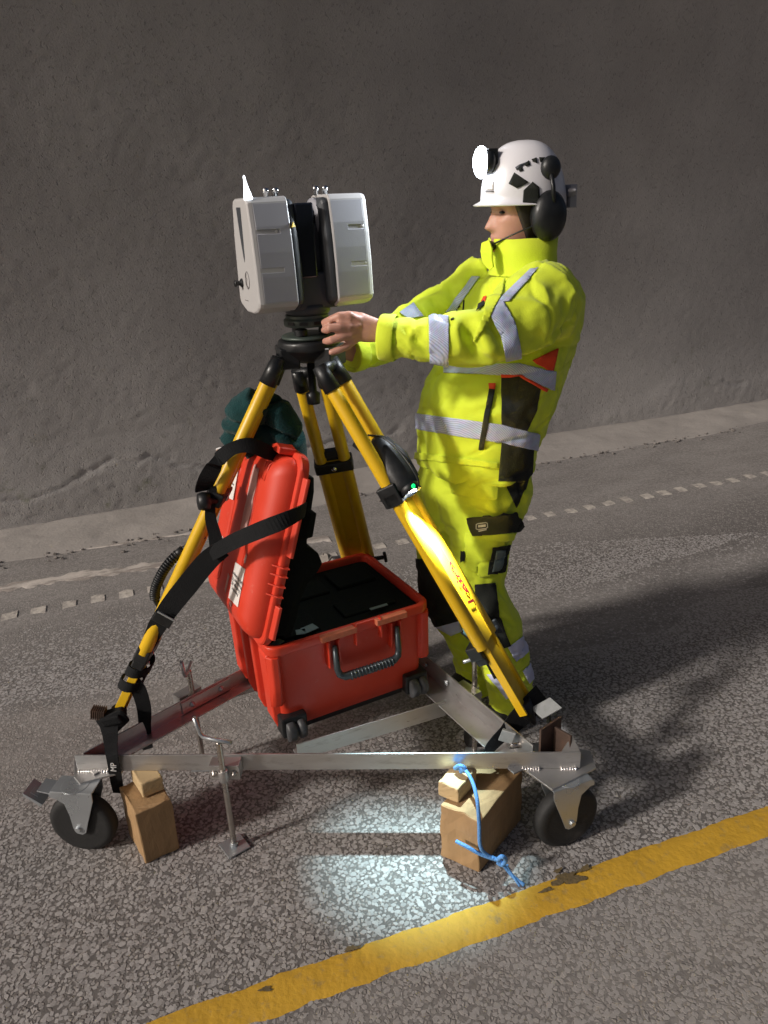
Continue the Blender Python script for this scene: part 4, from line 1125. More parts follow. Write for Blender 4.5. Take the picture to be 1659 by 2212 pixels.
# ------------------------------------------------------------------ straps, fleece, work light, rope
def strap(name, pts, wdir, w, label, group='black straps lashing the tripod and case', t=0.0018, origin=None):
    q = MB(); P_ = [at(*p) for p in pts]
    wd = [V(x) for x in wdir] if isinstance(wdir, list) else V(wdir)
    q.ribbon(P_, wd, w, t)
    o = q.build(name, M['strap'], None, origin=origin or P_[-1])
    return tag(o, label, 'strap', group)
rgt = V((1, 0, 0)); up = V((0, 0, 1))
strap('strap', [(455, 1198, 1.90), (500, 1172, 1.875), (560, 1146, 1.835), (610, 1126, 1.825), (648, 1108, 1.86), (660, 1100, 1.93)], (0.2, 0.1, 1), [0.036, 0.042, 0.044, 0.044, 0.042, 0.040], 'black strap pulled across the outside of the red lid')
strap('strap', [(462, 1050, 1.97), (455, 1085, 1.955), (455, 1120, 1.945), (463, 1152, 1.935), (470, 1190, 1.915), (466, 1203, 1.905)], (1, 0.3, 0.1), [0.018, 0.026, 0.030, 0.034, 0.044, 0.050], 'short black strap hanging down from the collar of the left tripod leg')
s3 = strap('strap', [(480, 1186, 1.90), (448, 1212, 1.905), (405, 1264, 1.905), (370, 1308, 1.915), (340, 1352, 1.925), (322, 1388, 1.94), (310, 1410, 1.95)], (0.78, 0.0, -0.62), [0.050, 0.058, 0.060, 0.058, 0.052, 0.040, 0.034], 'wide doubled black strap running down along the left tripod leg to a buckle')
q = MB(); d_ = (at(330, 1372, 1.92) - at(365, 1318, 1.91)).normalized(); wd_ = V((0.78, 0.0, -0.62)); wd_ = (wd_ - d_ * wd_.dot(d_)).normalized(); nn_ = d_.cross(wd_)
nn_ = nn_ if nn_.y < 0 else -nn_
q.obox(at(353, 1336, 1.912) + nn_ * 0.008, d_ * 0.016, wd_ * 0.028, nn_ * 0.003); q.build('buckle', M['black'], s3, 0.002, origin=None)
q = MB(); q.obox(at(362, 1326, 1.910) + nn_ * 0.012, d_ * 0.003, wd_ * 0.027, nn_ * 0.002); q.build('buckle_bar', M['zinc'], s3, 0.001)
for o in kids(s3): o.matrix_parent_inverse = Matrix.Translation(-s3.location)
q = MB()
pts = []
for i in range(60):
    u = i / 59; c = PL(0.81 + 0.075 * u, 0, 0); a = u * 2 * math.pi * 1.8
    pts.append(c + WL * 0.048 * math.cos(a) + nL * (0.030 + 0.004 * math.sin(9 * u)) * math.sin(a))
q.ribbon(pts, axL, 0.030, 0.0022, sub=2)
tag(q.build('strap', M['strap'], origin=PL(0.9)), 'black strap wound several times round the lower left tripod leg', 'strap', 'black straps lashing the tripod and case')
strap('strap', [(285, 1470, 1.93), (300, 1492, 1.925), (311, 1530, 1.93), (313, 1570, 1.94), (316, 1600, 1.94), (320, 1618, 1.93)], (1, 0.1, -0.1), [0.040, 0.044, 0.042, 0.036, 0.034, 0.03], 'black strap end dropping from the left tripod leg to the inside of the front bar')
s5 = strap('strap', [(236, 1560, 1.885), (238, 1585, 1.85), (240, 1612, 1.800), (242, 1632, 1.772), (247, 1660, 1.772), (252, 1690, 1.785), (256, 1712, 1.80)], (1, 0.0, 0.05), [0.060, 0.044, 0.036, 0.034, 0.034, 0.034, 0.03], 'black strap holding the left tripod foot down over the front bar')
tm = text_mesh('strap_print', 'MP', 0.024, at(246, 1657, 1.767), (0.16, 0, 1), (-1, 0, 0.16), M['whiteink'], s5, lift=0.001)
tm.matrix_parent_inverse = Matrix.Translation(-s5.location)
# ratchet with its folded strap at the left foot
rt = thing('ratchet', 'black ratchet buckle with bundled strap clamped on the left tripod foot', 'ratchet', at(235, 1560, 1.90))
q = MB()
for k in range(7):
    p = at(200 + 4.4 * k, 1538 + 0.5 * k, 1.89); q.obox(p, V((0.0017, 0, 0)), V((0, 0.016, 0)), V((0.003, 0, 0.016)))
q.build('grip_tooth', M['rust'], rt, 0.0008)
q = MB(); q.loft([[at(x, y, Y) for x, y, Y in ring] for ring in [
    [(205, 1555, 1.875), (262, 1532, 1.875), (282, 1556, 1.88), (235, 1600, 1.86)], [(205, 1555, 1.935), (258, 1528, 1.935), (280, 1552, 1.94), (235, 1600, 1.92)]]], 0, False)
q.obox(at(245, 1548, 1.89), V((0.030, 0, 0.006)), V((0, 0.026, 0)), V((-0.006, 0, 0.014)))
q.build('bundled_webbing', M['strap'], rt, 0.006)
strap('strap', [(438, 1060, 1.965), (450, 1030, 1.955), (475, 990, 1.95), (505, 968, 1.945), (540, 962, 1.955), (575, 975, 1.985), (598, 985, 2.02)], [(0.6, 0, 0.8), (0.9, 0, 0.5), (0.5, 0, 0.8), (0.1, 0.2, 1), (0, 0.3, 1), (-0.1, 0.3, 1), (-0.2, 0.3, 1)], [0.050, 0.046, 0.040, 0.034, 0.040, 0.042, 0.034], 'black strap looped round the top of the left rail above the red lid')
# right foot lashing
strap('strap', [(1170, 1497, 1.915), (1140, 1532, 1.875), (1112, 1560, 1.845), (1090, 1583, 1.82), (1062, 1612, 1.785), (1052, 1632, 1.770)], (0.7, 0.0, -0.7), [0.060, 0.070, 0.060, 0.040, 0.034, 0.030], 'black strap lashing the right tripod foot to the front bar')
s7 = strap('strap', [(1002, 1358, 2.00), (1020, 1374, 1.985), (1040, 1398, 1.975), (1062, 1432, 1.97), (1078, 1462, 1.97)], (0.6, 0.0, 0.8), 0.034, 'dark strap with a small blue clip hanging beside the lower right tripod leg')
q = MB()
q.obox(at(1016, 1370, 1.975), V((0.016, 0, -0.014)), V((0, 0.004, 0)), V((0.006, 0, 0.008))); q.tube([at(1000, 1350, 1.98), at(1003, 1362, 1.975), at(1012, 1370, 1.97)], 0.004, 8)
q.build('clip', mat('pale_blue_clip', (0.12, 0.30, 0.38), 0.4), s7, 0.001).matrix_parent_inverse = Matrix.Translation(-s7.location)
q = MB()                                              # tread plate and post at the right foot
q.obox(at(1180, 1530, 1.86), V((0.028, 0.002, 0.016)), V((-0.014, 0.018, 0.006)), V((0, 0, 0.002)))
q.build('tread_plate', M['dull_zinc'], cart, 0.001)
q = MB(); q.obox(at(1187, 1560, 1.86), V((0.004, 0.001, 0)), V((0, 0.018, 0)), V((-0.004, 0, 0.034)))
q.build('foot_post', M['black'], cart, 0.001)
q = MB(); q.cyl(at(1100, 1612, 1.76), at(1140, 1608, 1.78), 0.008, n=12); q.build('rod_stub', M['steel'], cart)

# dark green fleece stuffed behind the left leg, hanging over the lid
def remesh(me, voxel, name, smooth_it=2):
    o = bpy.data.objects.new('tmp', me); COL.objects.link(o)
    md = o.modifiers.new('r', 'REMESH'); md.mode = 'VOXEL'; md.voxel_size = voxel; md.use_smooth_shade = True
    if smooth_it:
        sm = o.modifiers.new('s', 'SMOOTH'); sm.factor = 0.5; sm.iterations = smooth_it
    bpy.context.view_layer.update()
    out = bpy.data.meshes.new_from_object(o.evaluated_get(bpy.context.evaluated_depsgraph_get()))
    bpy.data.objects.remove(o); out.name = name; out.materials.clear()
    return out
def displace(me, fn):
    n = len(me.vertices); P = np.empty(n * 3); me.vertices.foreach_get('co', P); P = P.reshape(-1, 3)
    me.update(); Nn = np.empty(n * 3); me.vertex_normals.foreach_get('vector', Nn); Nn = Nn.reshape(-1, 3)
    P = P + Nn * fn(P)[:, None]
    me.vertices.foreach_set('co', P.ravel()); me.update()
def ridged(P, seed, oct=3):
    return 1 - np.abs(fbm(P, oct, seed)) * 2
def creases(P, segs):
    """segs: (p, q, width, depth): press a crease (depth<0) or raise a fold along a 3-D segment"""
    out = np.zeros(len(P))
    for a, b, w, d in segs:
        a, b = np.array(a), np.array(b); ab = b - a; L2 = ab @ ab
        t = np.clip(((P - a) @ ab) / L2, 0, 1)
        dist = np.linalg.norm(P - (a + t[:, None] * ab), axis=1)
        out += d * np.exp(-(dist / w) ** 2) * np.sqrt(np.clip(1.15 - np.abs(2 * t - 1) ** 2, 0, 1))
    return out
q = MB()
q.tube([at(586, 862, 2.10), at(560, 862, 2.10), at(535, 890, 2.11), at(512, 925, 2.12), at(498, 962, 2.12)], [0.022, 0.040, 0.054, 0.052, 0.044], 16)
q.tube([at(560, 858, 2.12), at(596, 882, 2.12), at(616, 930, 2.13), at(628, 975, 2.14), at(636, 1010, 2.15)], [0.020, 0.036, 0.046, 0.042, 0.034], 16)
q.tube([at(545, 895, 2.15), at(565, 940, 2.17), at(585, 985, 2.18)], [0.06, 0.085, 0.07], 16)
fl = remesh(q.mesh('fleece'), 0.0055, 'fleece_jacket', 3)
fax = np.array(at(500, 960, 2.12) - at(560, 860, 2.10)); fax /= np.linalg.norm(fax)
def fl_fn(P):
    along = P @ fax
    along = along + 0.030 * vnoise(P * 9, 75) + 0.012 * vnoise(P * 22, 76)
    Q = np.stack([along * 15, P[:, 0] * 3, P[:, 2] * 3], 1)
    return 0.006 - 0.020 * np.exp(-(vnoise(Q, 71) / 0.13) ** 2) + 0.005 * fbm(P * 12, 3, 72)
displace(fl, fl_fn)
fo = link_mesh(fl, 'fleece_jacket', M['teal'])
tag(fo, 'dark green fleece garment bundled behind the left tripod leg above the red lid', 'jacket')
q = MB(); c_ = at(497, 968, 2.10); rr = []
for i in range(22):
    a = i / 21 * 3.6 - 0.2; rr.append(c_ + V((-0.036 * math.cos(a), -0.018 * math.sin(a) - 0.012, 0.012 * math.sin(a))))
q.tube(rr, 0.0025, 6); q.build('cuff_piping', M['whiteink'], fo)

def spline(P_, sub=8):
    out = []; n = len(P_)
    for i in range(n - 1):
        p0, p1, p2, p3 = P_[max(i - 1, 0)], P_[i], P_[i + 1], P_[min(i + 2, n - 1)]
        for k in range(sub):
            u = k / sub; out.append(0.5 * ((2 * p1) + (p2 - p0) * u + (2 * p0 - 5 * p1 + 4 * p2 - p3) * u * u + (3 * p1 - p0 - 3 * p2 + p3) * u ** 3))
    return out + [P_[-1]]
# battery work light strapped to the right leg
wl = thing('work_light', 'black battery work light strapped to the right tripod leg, lit and shining down', 'work light', at(860, 1000, 1.97))
a0, a1 = at(812, 945, 2.035), at(884, 1054, 1.945)
dd = (a1 - a0).normalized(); hn = V((0.3, -0.9, 0.2))
q = MB()
q.tube([a0, a0.lerp(a1, .08), a0.lerp(a1, .3), a0.lerp(a1, .6), a0.lerp(a1, .88), a0.lerp(a1, 0.97), a1], [0.014, 0.026, 0.037, 0.042, 0.040, 0.036, 0.030], 20, flat=0.62, hint=hn)
q.build('lamp_body', M['black'], wl)
q = MB(); q.tube([a0.lerp(a1, .10) + V((0.020, -0.022, 0.02)), a0.lerp(a1, .45) + V((0.036, -0.028, 0.026)), a0.lerp(a1, .85) + V((0.036, -0.024, 0.020))], [0.005, 0.008, 0.004], 8)
q.build('seam_rib', M['scan_dark'], wl)
q = MB(); g = at(893, 1050, 1.908); q.ellipsoid(g, (0.0055, 0, 0), (0, 0.004, 0), (0, 0, 0.007), 12, 8); q.build('indicator', M['green_led'], wl)
q = MB(); q.lathe(a1 - dd * 0.004, dd, [(0.027, 0), (0.0285, 0.003), (0.0285, 0.020), (0.026, 0.020), (0.026, 0.003)], 24, cap=False); q.build('lens_shroud', M['black'], wl)
q = MB(); q.lathe(a1 + dd * 0.004 - nR * 0.004, (dd - nR * 0.55).normalized(), [(0.001, 0), (0.022, 0), (0.019, 0.005), (0.001, 0.008)], 20); q.build('lens', M['lamp_lens'], wl)
q = MB(); q.obox(PR(0.335, -0.03, 0.0) , axR * 0.030, WR * 0.034, nR * 0.030); q.build('mounting_clamp', M['black'], wl, 0.004)
q = MB(); q.tube([at(800, 985, 2.04), at(778, 972, 2.06), at(766, 955, 2.08), at(762, 938, 2.09), at(772, 930, 2.09)], 0.0026, 8)
q.tube([at(768, 958, 2.075), at(790, 975, 2.05), at(815, 1000, 2.02)], 0.012, 10); q.build('tether', M['black'], wl)
q = MB(); q.tube(spline([at(795, 940, 2.03), at(828, 946, 2.00), at(862, 975, 1.965), at(890, 1012, 1.93), at(904, 1040, 1.915), at(900, 1056, 1.915)]), 0.0028, 8); q.build('cable', M['black'], wl)
sp = bpy.data.lights.new('work_light_beam', 'SPOT'); sp.energy = 95; sp.spot_size = R(40); sp.spot_blend = 1.0; sp.color = (0.62, 0.92, 1.0); sp.shadow_soft_size = 0.012
so = bpy.data.objects.new('work_light_beam', sp); COL.objects.link(so)
lp = a1 + dd * 0.026
so.location = lp; so.rotation_euler = (atz(905, 1825, 0.0) - lp).to_track_quat('-Z', 'Y').to_euler()

sp2 = bpy.data.lights.new('work_light_spill', 'SPOT'); sp2.energy = 520; sp2.spot_size = R(32); sp2.spot_blend = 0.9; sp2.color = (0.90, 0.96, 1.0); sp2.shadow_soft_size = 0.012
so2 = bpy.data.objects.new('work_light_spill', sp2); COL.objects.link(so2)
so2.location = a1 + dd * 0.022 + nR * 0.004; so2.rotation_euler = (PR(0.49, -0.012, 0.0) - so2.location).to_track_quat('-Z', 'Y').to_euler()

# blue rope tied to the front bar, hanging over the right block on to the road
q = MB()
def rope(pts, r=0.0052):
    P_ = spline([V(p) for p in pts]); q.tube(P_, r, 8)
rope([at(988, 1660, 1.715), at(1005, 1664, 1.695), at(1021, 1690, 1.645), at(1031, 1730, 1.590), at(1035, 1780, 1.566), at(1037, 1825, 1.556), at(1050, 1845, 1.560), at(1078, 1858, 1.555)])
rope([at(985, 1817, 1.590), at(1010, 1830, 1.570), at(1040, 1846, 1.560), at(1075, 1858, 1.552)])
pe = atz(1132, 1912, 0.006)
rope([at(1075, 1855, 1.552), at(1092, 1874, 1.553), at(1108, 1893, 1.545), pe])
rope([at(1075, 1858, 1.545), at(1084, 1850, 1.54), at(1092, 1858, 1.545), at(1084, 1868, 1.55), at(1074, 1862, 1.556)], 0.006)
rope([at(983, 1660, 1.712), at(993, 1654, 1.70), at(1004, 1660, 1.697), at(995, 1667, 1.705)], 0.006)
rope([at(1096, 1868, 1.553), at(1100, 1880, 1.55), pe + V((-0.012, -0.004, 0))], 0.003)
tag(q.build('rope', M['rope'], origin=pe), 'pale blue rope tied under the front bar, trailing over the block on to the road', 'rope')

# ------------------------------------------------------------------ the worker
FA = R(33)
BF = V((-math.cos(FA), -math.sin(FA), 0)); BL_ = V((math.sin(FA), -math.cos(FA), 0))   # body faces; its left side
PP = V((0.38, 2.28, 0))
torso = [(1132, 588, .100, .090), (1134, 606, .165, .112), (1130, 640, .195, .132), (1118, 690, .205, .150), (1092, 760, .215, .166), (1052, 845, .228, .178), (1038, 905, .220, .168), (1027, 965, .208, .155), (1022, 1006, .212, .158)]
def ering(c, a, b, ea, eb, n=36, p=2.3):
    out = []
    for i in range(n):
        t = 2 * math.pi * i / n; ct, st = math.cos(t), math.sin(t)
        out.append(V(c) + V(ea) * a * math.copysign(abs(ct) ** (2 / p), ct) + V(eb) * b * math.copysign(abs(st) ** (2 / p), st))
    return out
near_arm = [(1178, 648, 2.14, .108), (1120, 692, 2.055, .094), (1040, 729, 1.995, .077), (950, 735, 2.00, .064), (880, 732, 2.015, .056), (828, 729, 2.03, .053)]
far_arm = [(1052, 622, 2.45, .105), (965, 664, 2.43, .082), (900, 704, 2.39, .070), (826, 742, 2.32, .060), (757, 762, 2.24, .052)]
near_leg = [(1068, 1040, 2.24, .125), (1042, 1120, 2.215, .112), (1032, 1210, 2.19, .092), (1042, 1290, 2.17, .086), (1070, 1350, 2.18, .084), (1090, 1430, 2.20, .083), (1104, 1500, 2.215, .081), (1108, 1534, 2.22, .074)]
far_leg = [(985, 1040, 2.38, .125), (968, 1110, 2.37, .112), (960, 1200, 2.345, .100), (964, 1270, 2.33, .090), (988, 1340, 2.355, .078), (1014, 1400, 2.40, .074), (1032, 1450, 2.43, .074), (1036, 1485, 2.44, .070)]

# --- head in its own frame: x forward, y to the worker's left, z up
HAZ = R(14)
HX = V((-math.cos(HAZ), -math.sin(HAZ), 0)); HY = V((math.sin(HAZ), -math.cos(HAZ), 0))
HC = at(1128, 457, 2.29)
hd = lambda x, y, z: HC + HX * x + HY * y + ZZ * z
zs = [-.118, -.108, -.095, -.070, -.045, -.020, .0, .020, .050, .090, .108, .118]
XF = [.055, .074, .083, .086, .088, .087, .083, .090, .092, .074, .045, .01]
XB = [.0, .03, .045, .062, .078, .090, .096, .100, .100, .085, .055, .02]
YW = [.024, .040, .050, .060, .067, .071, .074, .076, .077, .064, .042, .012]
q = MB(); rings = []
for z in np.linspace(-.118, .118, 70):
    xf, xb, yw = np.interp(z, zs, XF), np.interp(z, zs, XB), np.interp(z, zs, YW); ring = []
    for i in range(64):
        a = 2 * math.pi * i / 64; ca, sa = math.cos(a), math.sin(a)
        x = (xf if ca > 0 else xb) * math.copysign(abs(ca) ** 0.85, ca); y = yw * math.copysign(abs(sa) ** 0.92, sa)
        if ca > 0:
            g = lambda s_, c, w: math.exp(-((s_ - c) / w) ** 2)
            nose = 0.0
            if -.055 < z < .02:
                u = (0.012 - z) / 0.052; h = 0.005 + 0.021 * max(0, min(1, u)) ** 1.2
                if z < -.040: h *= max(0, 1 - (-.040 - z) / .012)
                nose = h * math.exp(-(y / (0.009 + 0.006 * max(0, min(1, u)))) ** 2)
            x += nose
            x += 0.007 * g(z, -.064, .006) * g(y, 0, .02) + 0.006 * g(z, -.076, .006) * g(y, 0, .018) - 0.003 * g(z, -.070, .003) * g(y, 0, .02)
            x += 0.008 * g(z, -.100, .012) * g(y, 0, .02) + 0.004 * g(z, .020, .008) * g(abs(y), .028, .02)
            x -= 0.010 * g(z, .002, .010) * g(abs(y), .031, .014)
            x += 0.004 * g(z, -.022, .014) * g(abs(y), .042, .016)
        ring.append(hd(x, y, z))
    rings.append(ring)
q.loft(rings)
q.tube([hd(-.01, 0, -.06), hd(-.022, 0, -.12), hd(-.03, 0, -.19)], [.058, .056, .062], 20)
# trunk, arms and legs under the clothes
q.loft([ering(at(x, y, 2.30), a * .72, b * .72, BL_, BF) for x, y, a, b in torso])
for chain, k in ((near_leg, .62), (far_leg, .62)):
    q.tube([at(x, y, Y) for x, y, Y, r in chain], [r * k for *_, r in chain], 14)
for chain in (near_arm, far_arm):
    q.tube([at(x, y, Y) for x, y, Y, r in chain], [r * .62 for *_, r in chain], 14)
# left hand: wrist, palm, four fingers bent at the knuckles, thumb behind
q.tube([at(846, 728, 2.025), at(822, 716, 2.03), at(800, 712, 2.03), at(776, 706, 2.03), at(757, 704, 2.032)], [.031, .029, .034, .038, .034], 16, flat=0.55, hint=(0.1, -1, 0.1))
fing = [
    [(776, 693, 2.022, .013), (754, 683, 2.015, .0135), (733, 683, 2.010, .0115), (716, 690, 2.020, .0105), (700, 697, 2.045, .009)],
    [(776, 705, 2.018, .013), (753, 706, 2.008, .0135), (732, 707, 1.995, .0118), (713, 708, 1.990, .0112), (706, 712, 2.015, .0102), (700, 713, 2.035, .009)],
    [(777, 716, 2.020, .0125), (756, 722, 2.010, .0128), (736, 729, 1.998, .0112), (717, 734, 1.993, .0106), (708, 737, 2.015, .0098), (702, 737, 2.033, .0085)],
    [(784, 722, 2.026, .0115), (764, 735, 2.018, .0115), (748, 749, 2.008, .0100), (730, 757, 2.000, .0095), (716, 761, 1.998, .0085)],
    [(790, 696, 2.04, .015), (768, 684, 2.055, .014), (746, 682, 2.075, .0125), (726, 690, 2.085, .011)],
]
for f_ in fing: q.tube([at(x, y, Y) for x, y, Y, r in f_] , [r for *_, r in f_], 12)
for f_ in fing[:4]:
    x, y, Y, r = f_[-1]; q.ellipsoid(at(x, y, Y), (r, 0, 0), (0, r, 0), (0, 0, r), 10, 6)
    x, y, Y, r = f_[1]; q.ellipsoid(at(x, y, Y - 0.002), (r * 1.1, 0, 0), (0, r, 0), (0, 0, r * 1.05), 10, 6)
# right hand, behind the tribrach
q.tube([at(765, 760, 2.245), at(745, 752, 2.23), at(722, 742, 2.215)], [.030, .033, .034], 14, flat=0.55, hint=(0.1, -1, 0.1))
for k in range(4):
    q.tube([at(726, 734 + 6 * k, 2.212), at(708, 728 + 7 * k, 2.20), at(697, 727 + 7 * k, 2.19)], [.0115, .0105, .009], 10)
q.tube([at(738, 736, 2.225), at(722, 722, 2.205), at(708, 716, 2.19)], [.014, .0125, .0105], 10)
bm_ = remesh(q.mesh('person'), 0.0042, 'person', 1)
per = link_mesh(bm_, 'person', M['skin'])
# move the origin to the ground between the feet
bm_.transform(Matrix.Translation(-PP)); per.location = PP
tag(per, 'worker in yellow hi-vis jacket, trousers and white helmet with both hands at the scanner base', 'person')
ROOT_LOC[per.name] = PP
for s_ in (-1, 1):
    q = MB(); q.ellipsoid(hd(.0735, s_ * .031, .001), HX * .0085, HY * .0105, ZZ * .0045, 14, 8); q.build('eye', M['glass'], per)
    q = MB(); q.tube([hd(.088, s_ * .014, .018), hd(.088, s_ * .030, .023), hd(.078, s_ * .048, .019)], [.003, .004, .002], 8); q.build('eyebrow', M['hair'], per)
q = MB()                                              # short dark hair and dark liner round the ears and nape
rings = []
for z, xf, k in [(-.095, -.004, .98), (-.05, .014, 1.06), (-.02, .030, 1.10), (.02, .048, 1.10), (.05, .06, 1.08), (.09, .03, 1.05)]:
    xb, yw = np.interp(z, zs, XB) * k + .004, np.interp(z, zs, YW) * k + .003; ring = []
    for i in range(30):
        a = R(62 + 236 * i / 29); ca, sa = math.cos(a), math.sin(a)
        ring.append(hd(xf + (xb + xf) * min(ca, 0) if ca < 0 else xf + 0.02 * ca, yw * sa / max(1, 1), z))
    rings.append(ring)
q.loft(rings, closed=False, cap=False)
hr = q.build('hair', M['hair'], per); hr.modifiers.new('t', 'SOLIDIFY').thickness = 0.006

# --- clothes
def cloth_fn(folds, amp, scale, seed, segs, stretch=(1, 1, 1)):
    def fn(P):
        Q = P * np.array(stretch) * scale
        wob = np.stack([vnoise(P * 5, seed + 9), vnoise(P * 5 + 31, seed + 9), vnoise(P * 5 + 77, seed + 9)], 1) * 0.8
        r = ridged(Q + wob, seed, 2)
        return amp * (np.clip(r, -0.6, 1) - 0.35) + amp * 0.5 * fbm(P * scale * 2.6, 2, seed + 4) + creases(P, segs) - amp * 0.75 * np.exp(-(vnoise(Q * np.array([0.75, 0.75, 1.3]) + wob * 1.2 + 40, seed + 6) / 0.10) ** 2)
    return fn
def seg(p, q_, w, d): return (tuple(at(*p)), tuple(at(*q_)), w * 0.95, d * 1.15)
q = MB()
q.loft([ering(at(x, y, 2.30), a, b, BL_, BF) for x, y, a, b in torso])
for chain in (near_arm, far_arm):
    q.tube([at(x, y, Y) for x, y, Y, r in chain], [r for *_, r in chain], 24)
q.ellipsoid(at(1176, 655, 2.15), (0.100, 0, 0), (0, 0.105, 0), (0, 0, 0.112), 24, 16)
q.ellipsoid(at(1196, 690, 2.22), (0.055, 0, 0), (0, 0.10, 0), (0, 0, 0.11), 24, 16)
jk = remesh(q.mesh('jacket'), 0.0068, 'jacket', 2)
jsegs = [
    seg((1060, 690, 1.93), (1085, 740, 1.93), .016, -.018), seg((1030, 690, 1.93), (1060, 765, 1.93), .013, .012), seg((1005, 700, 1.93), (1030, 768, 1.93), .014, -.018),
    seg((985, 690, 1.94), (995, 755, 1.94), .012, .012), seg((905, 692, 1.95), (915, 760, 1.95), .012, -.012), seg((890, 700, 1.96), (885, 765, 1.97), .010, .009), seg((870, 700, 1.97), (905, 745, 1.95), .010, -.010),
    seg((1110, 620, 2.10), (1190, 600, 2.08), .014, .012), seg((1120, 640, 2.05), (1210, 612, 2.05), .013, -.013), seg((1120, 600, 2.15), (1200, 585, 2.2), .012, -.010),
    seg((1090, 700, 1.96), (1180, 740, 2.0), .018, -.010), seg((1100, 760, 1.98), (1215, 720, 2.04), .012, .012), seg((1140, 690, 2.0), (1230, 660, 2.05), .02, -.008), seg((1130, 725, 2.0), (1240, 700, 2.06), .013, -.012),
    seg((930, 640, 2.36), (960, 690, 2.34), .013, -.014), seg((905, 655, 2.35), (930, 700, 2.33), .012, .010), seg((965, 610, 2.38), (985, 660, 2.34), .013, -.012),
    seg((940, 830, 2.12), (1000, 870, 2.10), .016, -.008), seg((1010, 890, 2.09), (1080, 880, 2.09), .013, -.008), seg((915, 935, 2.15), (1000, 950, 2.10), .013, -.010), seg((1100, 830, 2.12), (1180, 880, 2.2), .015, -.010),
]
displace(jk, cloth_fn(None, 0.0068, 8.5, 201, jsegs))
jacket = link_mesh(jk, 'jacket', M['hivis'], per)
q = MB()                                              # pelvis and legs
q.loft([ering(at(x, y, 2.30), a, b, BL_, BF) for x, y, a, b in [(1026, 975, .180, .135), (1022, 1010, .200, .150), (1020, 1050, .205, .155), (1014, 1090, .195, .150), (1008, 1130, .165, .125)]])
for chain in (near_leg, far_leg):
    q.tube([at(x, y, Y) for x, y, Y, r in chain], [r for *_, r in chain], 24)
tr = remesh(q.mesh('trousers'), 0.0068, 'trousers', 2)
tsegs = [
    seg((925, 1003, 2.16), (1080, 1012, 2.08), .012, -.013), seg((930, 1015, 2.16), (1085, 1030, 2.08), .012, .008), seg((980, 1068, 2.09), (1075, 1076, 2.08), .011, -.013),
    seg((935, 1090, 2.2), (960, 1180, 2.2), .02, -.012), seg((1010, 1090, 2.1), (1005, 1200, 2.1), .018, -.012), seg((1060, 1090, 2.10), (1085, 1110, 2.14), .012, .010),
    seg((1075, 1265, 2.1), (1110, 1300, 2.12), .013, -.012), seg((1060, 1330, 2.09), (1120, 1350, 2.12), .012, -.012), seg((1080, 1420, 2.11), (1150, 1425, 2.14), .012, -.013),
    seg((1075, 1480, 2.13), (1150, 1495, 2.15), .012, -.014), seg((1080, 1505, 2.13), (1150, 1515, 2.15), .011, .010), seg((940, 1320, 2.29), (1010, 1345, 2.28), .012, -.010), seg((970, 1400, 2.33), (1050, 1420, 2.33), .012, -.012), seg((1000, 1455, 2.36), (1060, 1460, 2.36), .012, -.012),
]
displace(tr, cloth_fn(None, 0.0070, 8.5, 231, tsegs))
trousers = link_mesh(tr, 'trousers', M['hivis'], per)

TOCAM = lambda p: (CO - p).normalized()
def cloth_patch(src, polys, Y, m, name, parent, off=0.0028, front=True, ymax=None, thick=0.0016, label=None):
    """cut shaped pieces of the cloth surface and lift them as sewn-on pieces"""
    if polys and not isinstance(polys[0][0], (tuple, list)): polys = [polys]
    V_, F_ = [], []
    for poly in polys:
        b = bmesh.new(); b.from_mesh(src)
        pts = [at(x, y, Y) for x, y in poly]; c = sum(pts, V((0, 0, 0))) / len(pts)
        rad = max((p - c).length for p in pts) + 0.03
        kill = [f for f in b.faces if math.hypot(f.calc_center_median().x - c.x, f.calc_center_median().z - c.z) > rad + 0.02 or (front and f.normal.dot(TOCAM(f.calc_center_median())) < -0.05) or (ymax and f.calc_center_median().y > ymax)]
        bmesh.ops.delete(b, geom=kill, context='FACES')
        for i in range(len(pts)):
            p0, p1 = pts[i], pts[(i + 1) % len(pts)]
            # cutting plane through the edge and along the line of depth
            nrm = (p1 - p0).cross((p0 - CO))
            if nrm.dot(c - p0) < 0: nrm = -nrm
            bmesh.ops.bisect_plane(b, geom=b.verts[:] + b.edges[:] + b.faces[:], plane_co=p0, plane_no=nrm.normalized(), clear_inner=True, dist=1e-5)
        b.normal_update()
        o_ = len(V_); b.verts.index_update()
        for v in b.verts: V_.append(v.co + v.normal * off)
        for f in b.faces: F_.append([v.index + o_ for v in f.verts])
        b.free()
    if not F_: print('EMPTY PATCH', name, polys); return None
    b = bmesh.new(); vv = [b.verts.new(v) for v in V_]
    for f in F_:
        try: b.faces.new([vv[i] for i in f])
        except ValueError: pass
    bmesh.ops.remove_doubles(b, verts=b.verts[:], dist=0.0004)
    left, best = set(b.faces), []
    while left:                                       # keep the largest connected piece only
        st = [left.pop()]; isl = [st[0]]
        while st:
            for e in st.pop().edges:
                for g in e.link_faces:
                    if g in left: left.discard(g); st.append(g); isl.append(g)
        if sum(f.calc_area() for f in isl) > sum(f.calc_area() for f in best): best = isl
    keep = set(best)
    bmesh.ops.delete(b, geom=[f for f in b.faces if f not in keep], context='FACES')
    b.verts.index_update()
    mb = MB(); mb.add([v.co.copy() for v in b.verts], [[v.index for v in f.verts] for f in b.faces], 0, True); b.free()
    o = mb.build(name, m, parent, label=label)
    sd = o.modifiers.new('thickness', 'SOLIDIFY'); sd.thickness = thick; sd.offset = 1.0
    return o
RF, RP, BK, OR = M['reflect'], M['reflect_plain'], M['blackcloth'], M['orange']
J = lambda *a, **k: cloth_patch(jk, *a, **k)
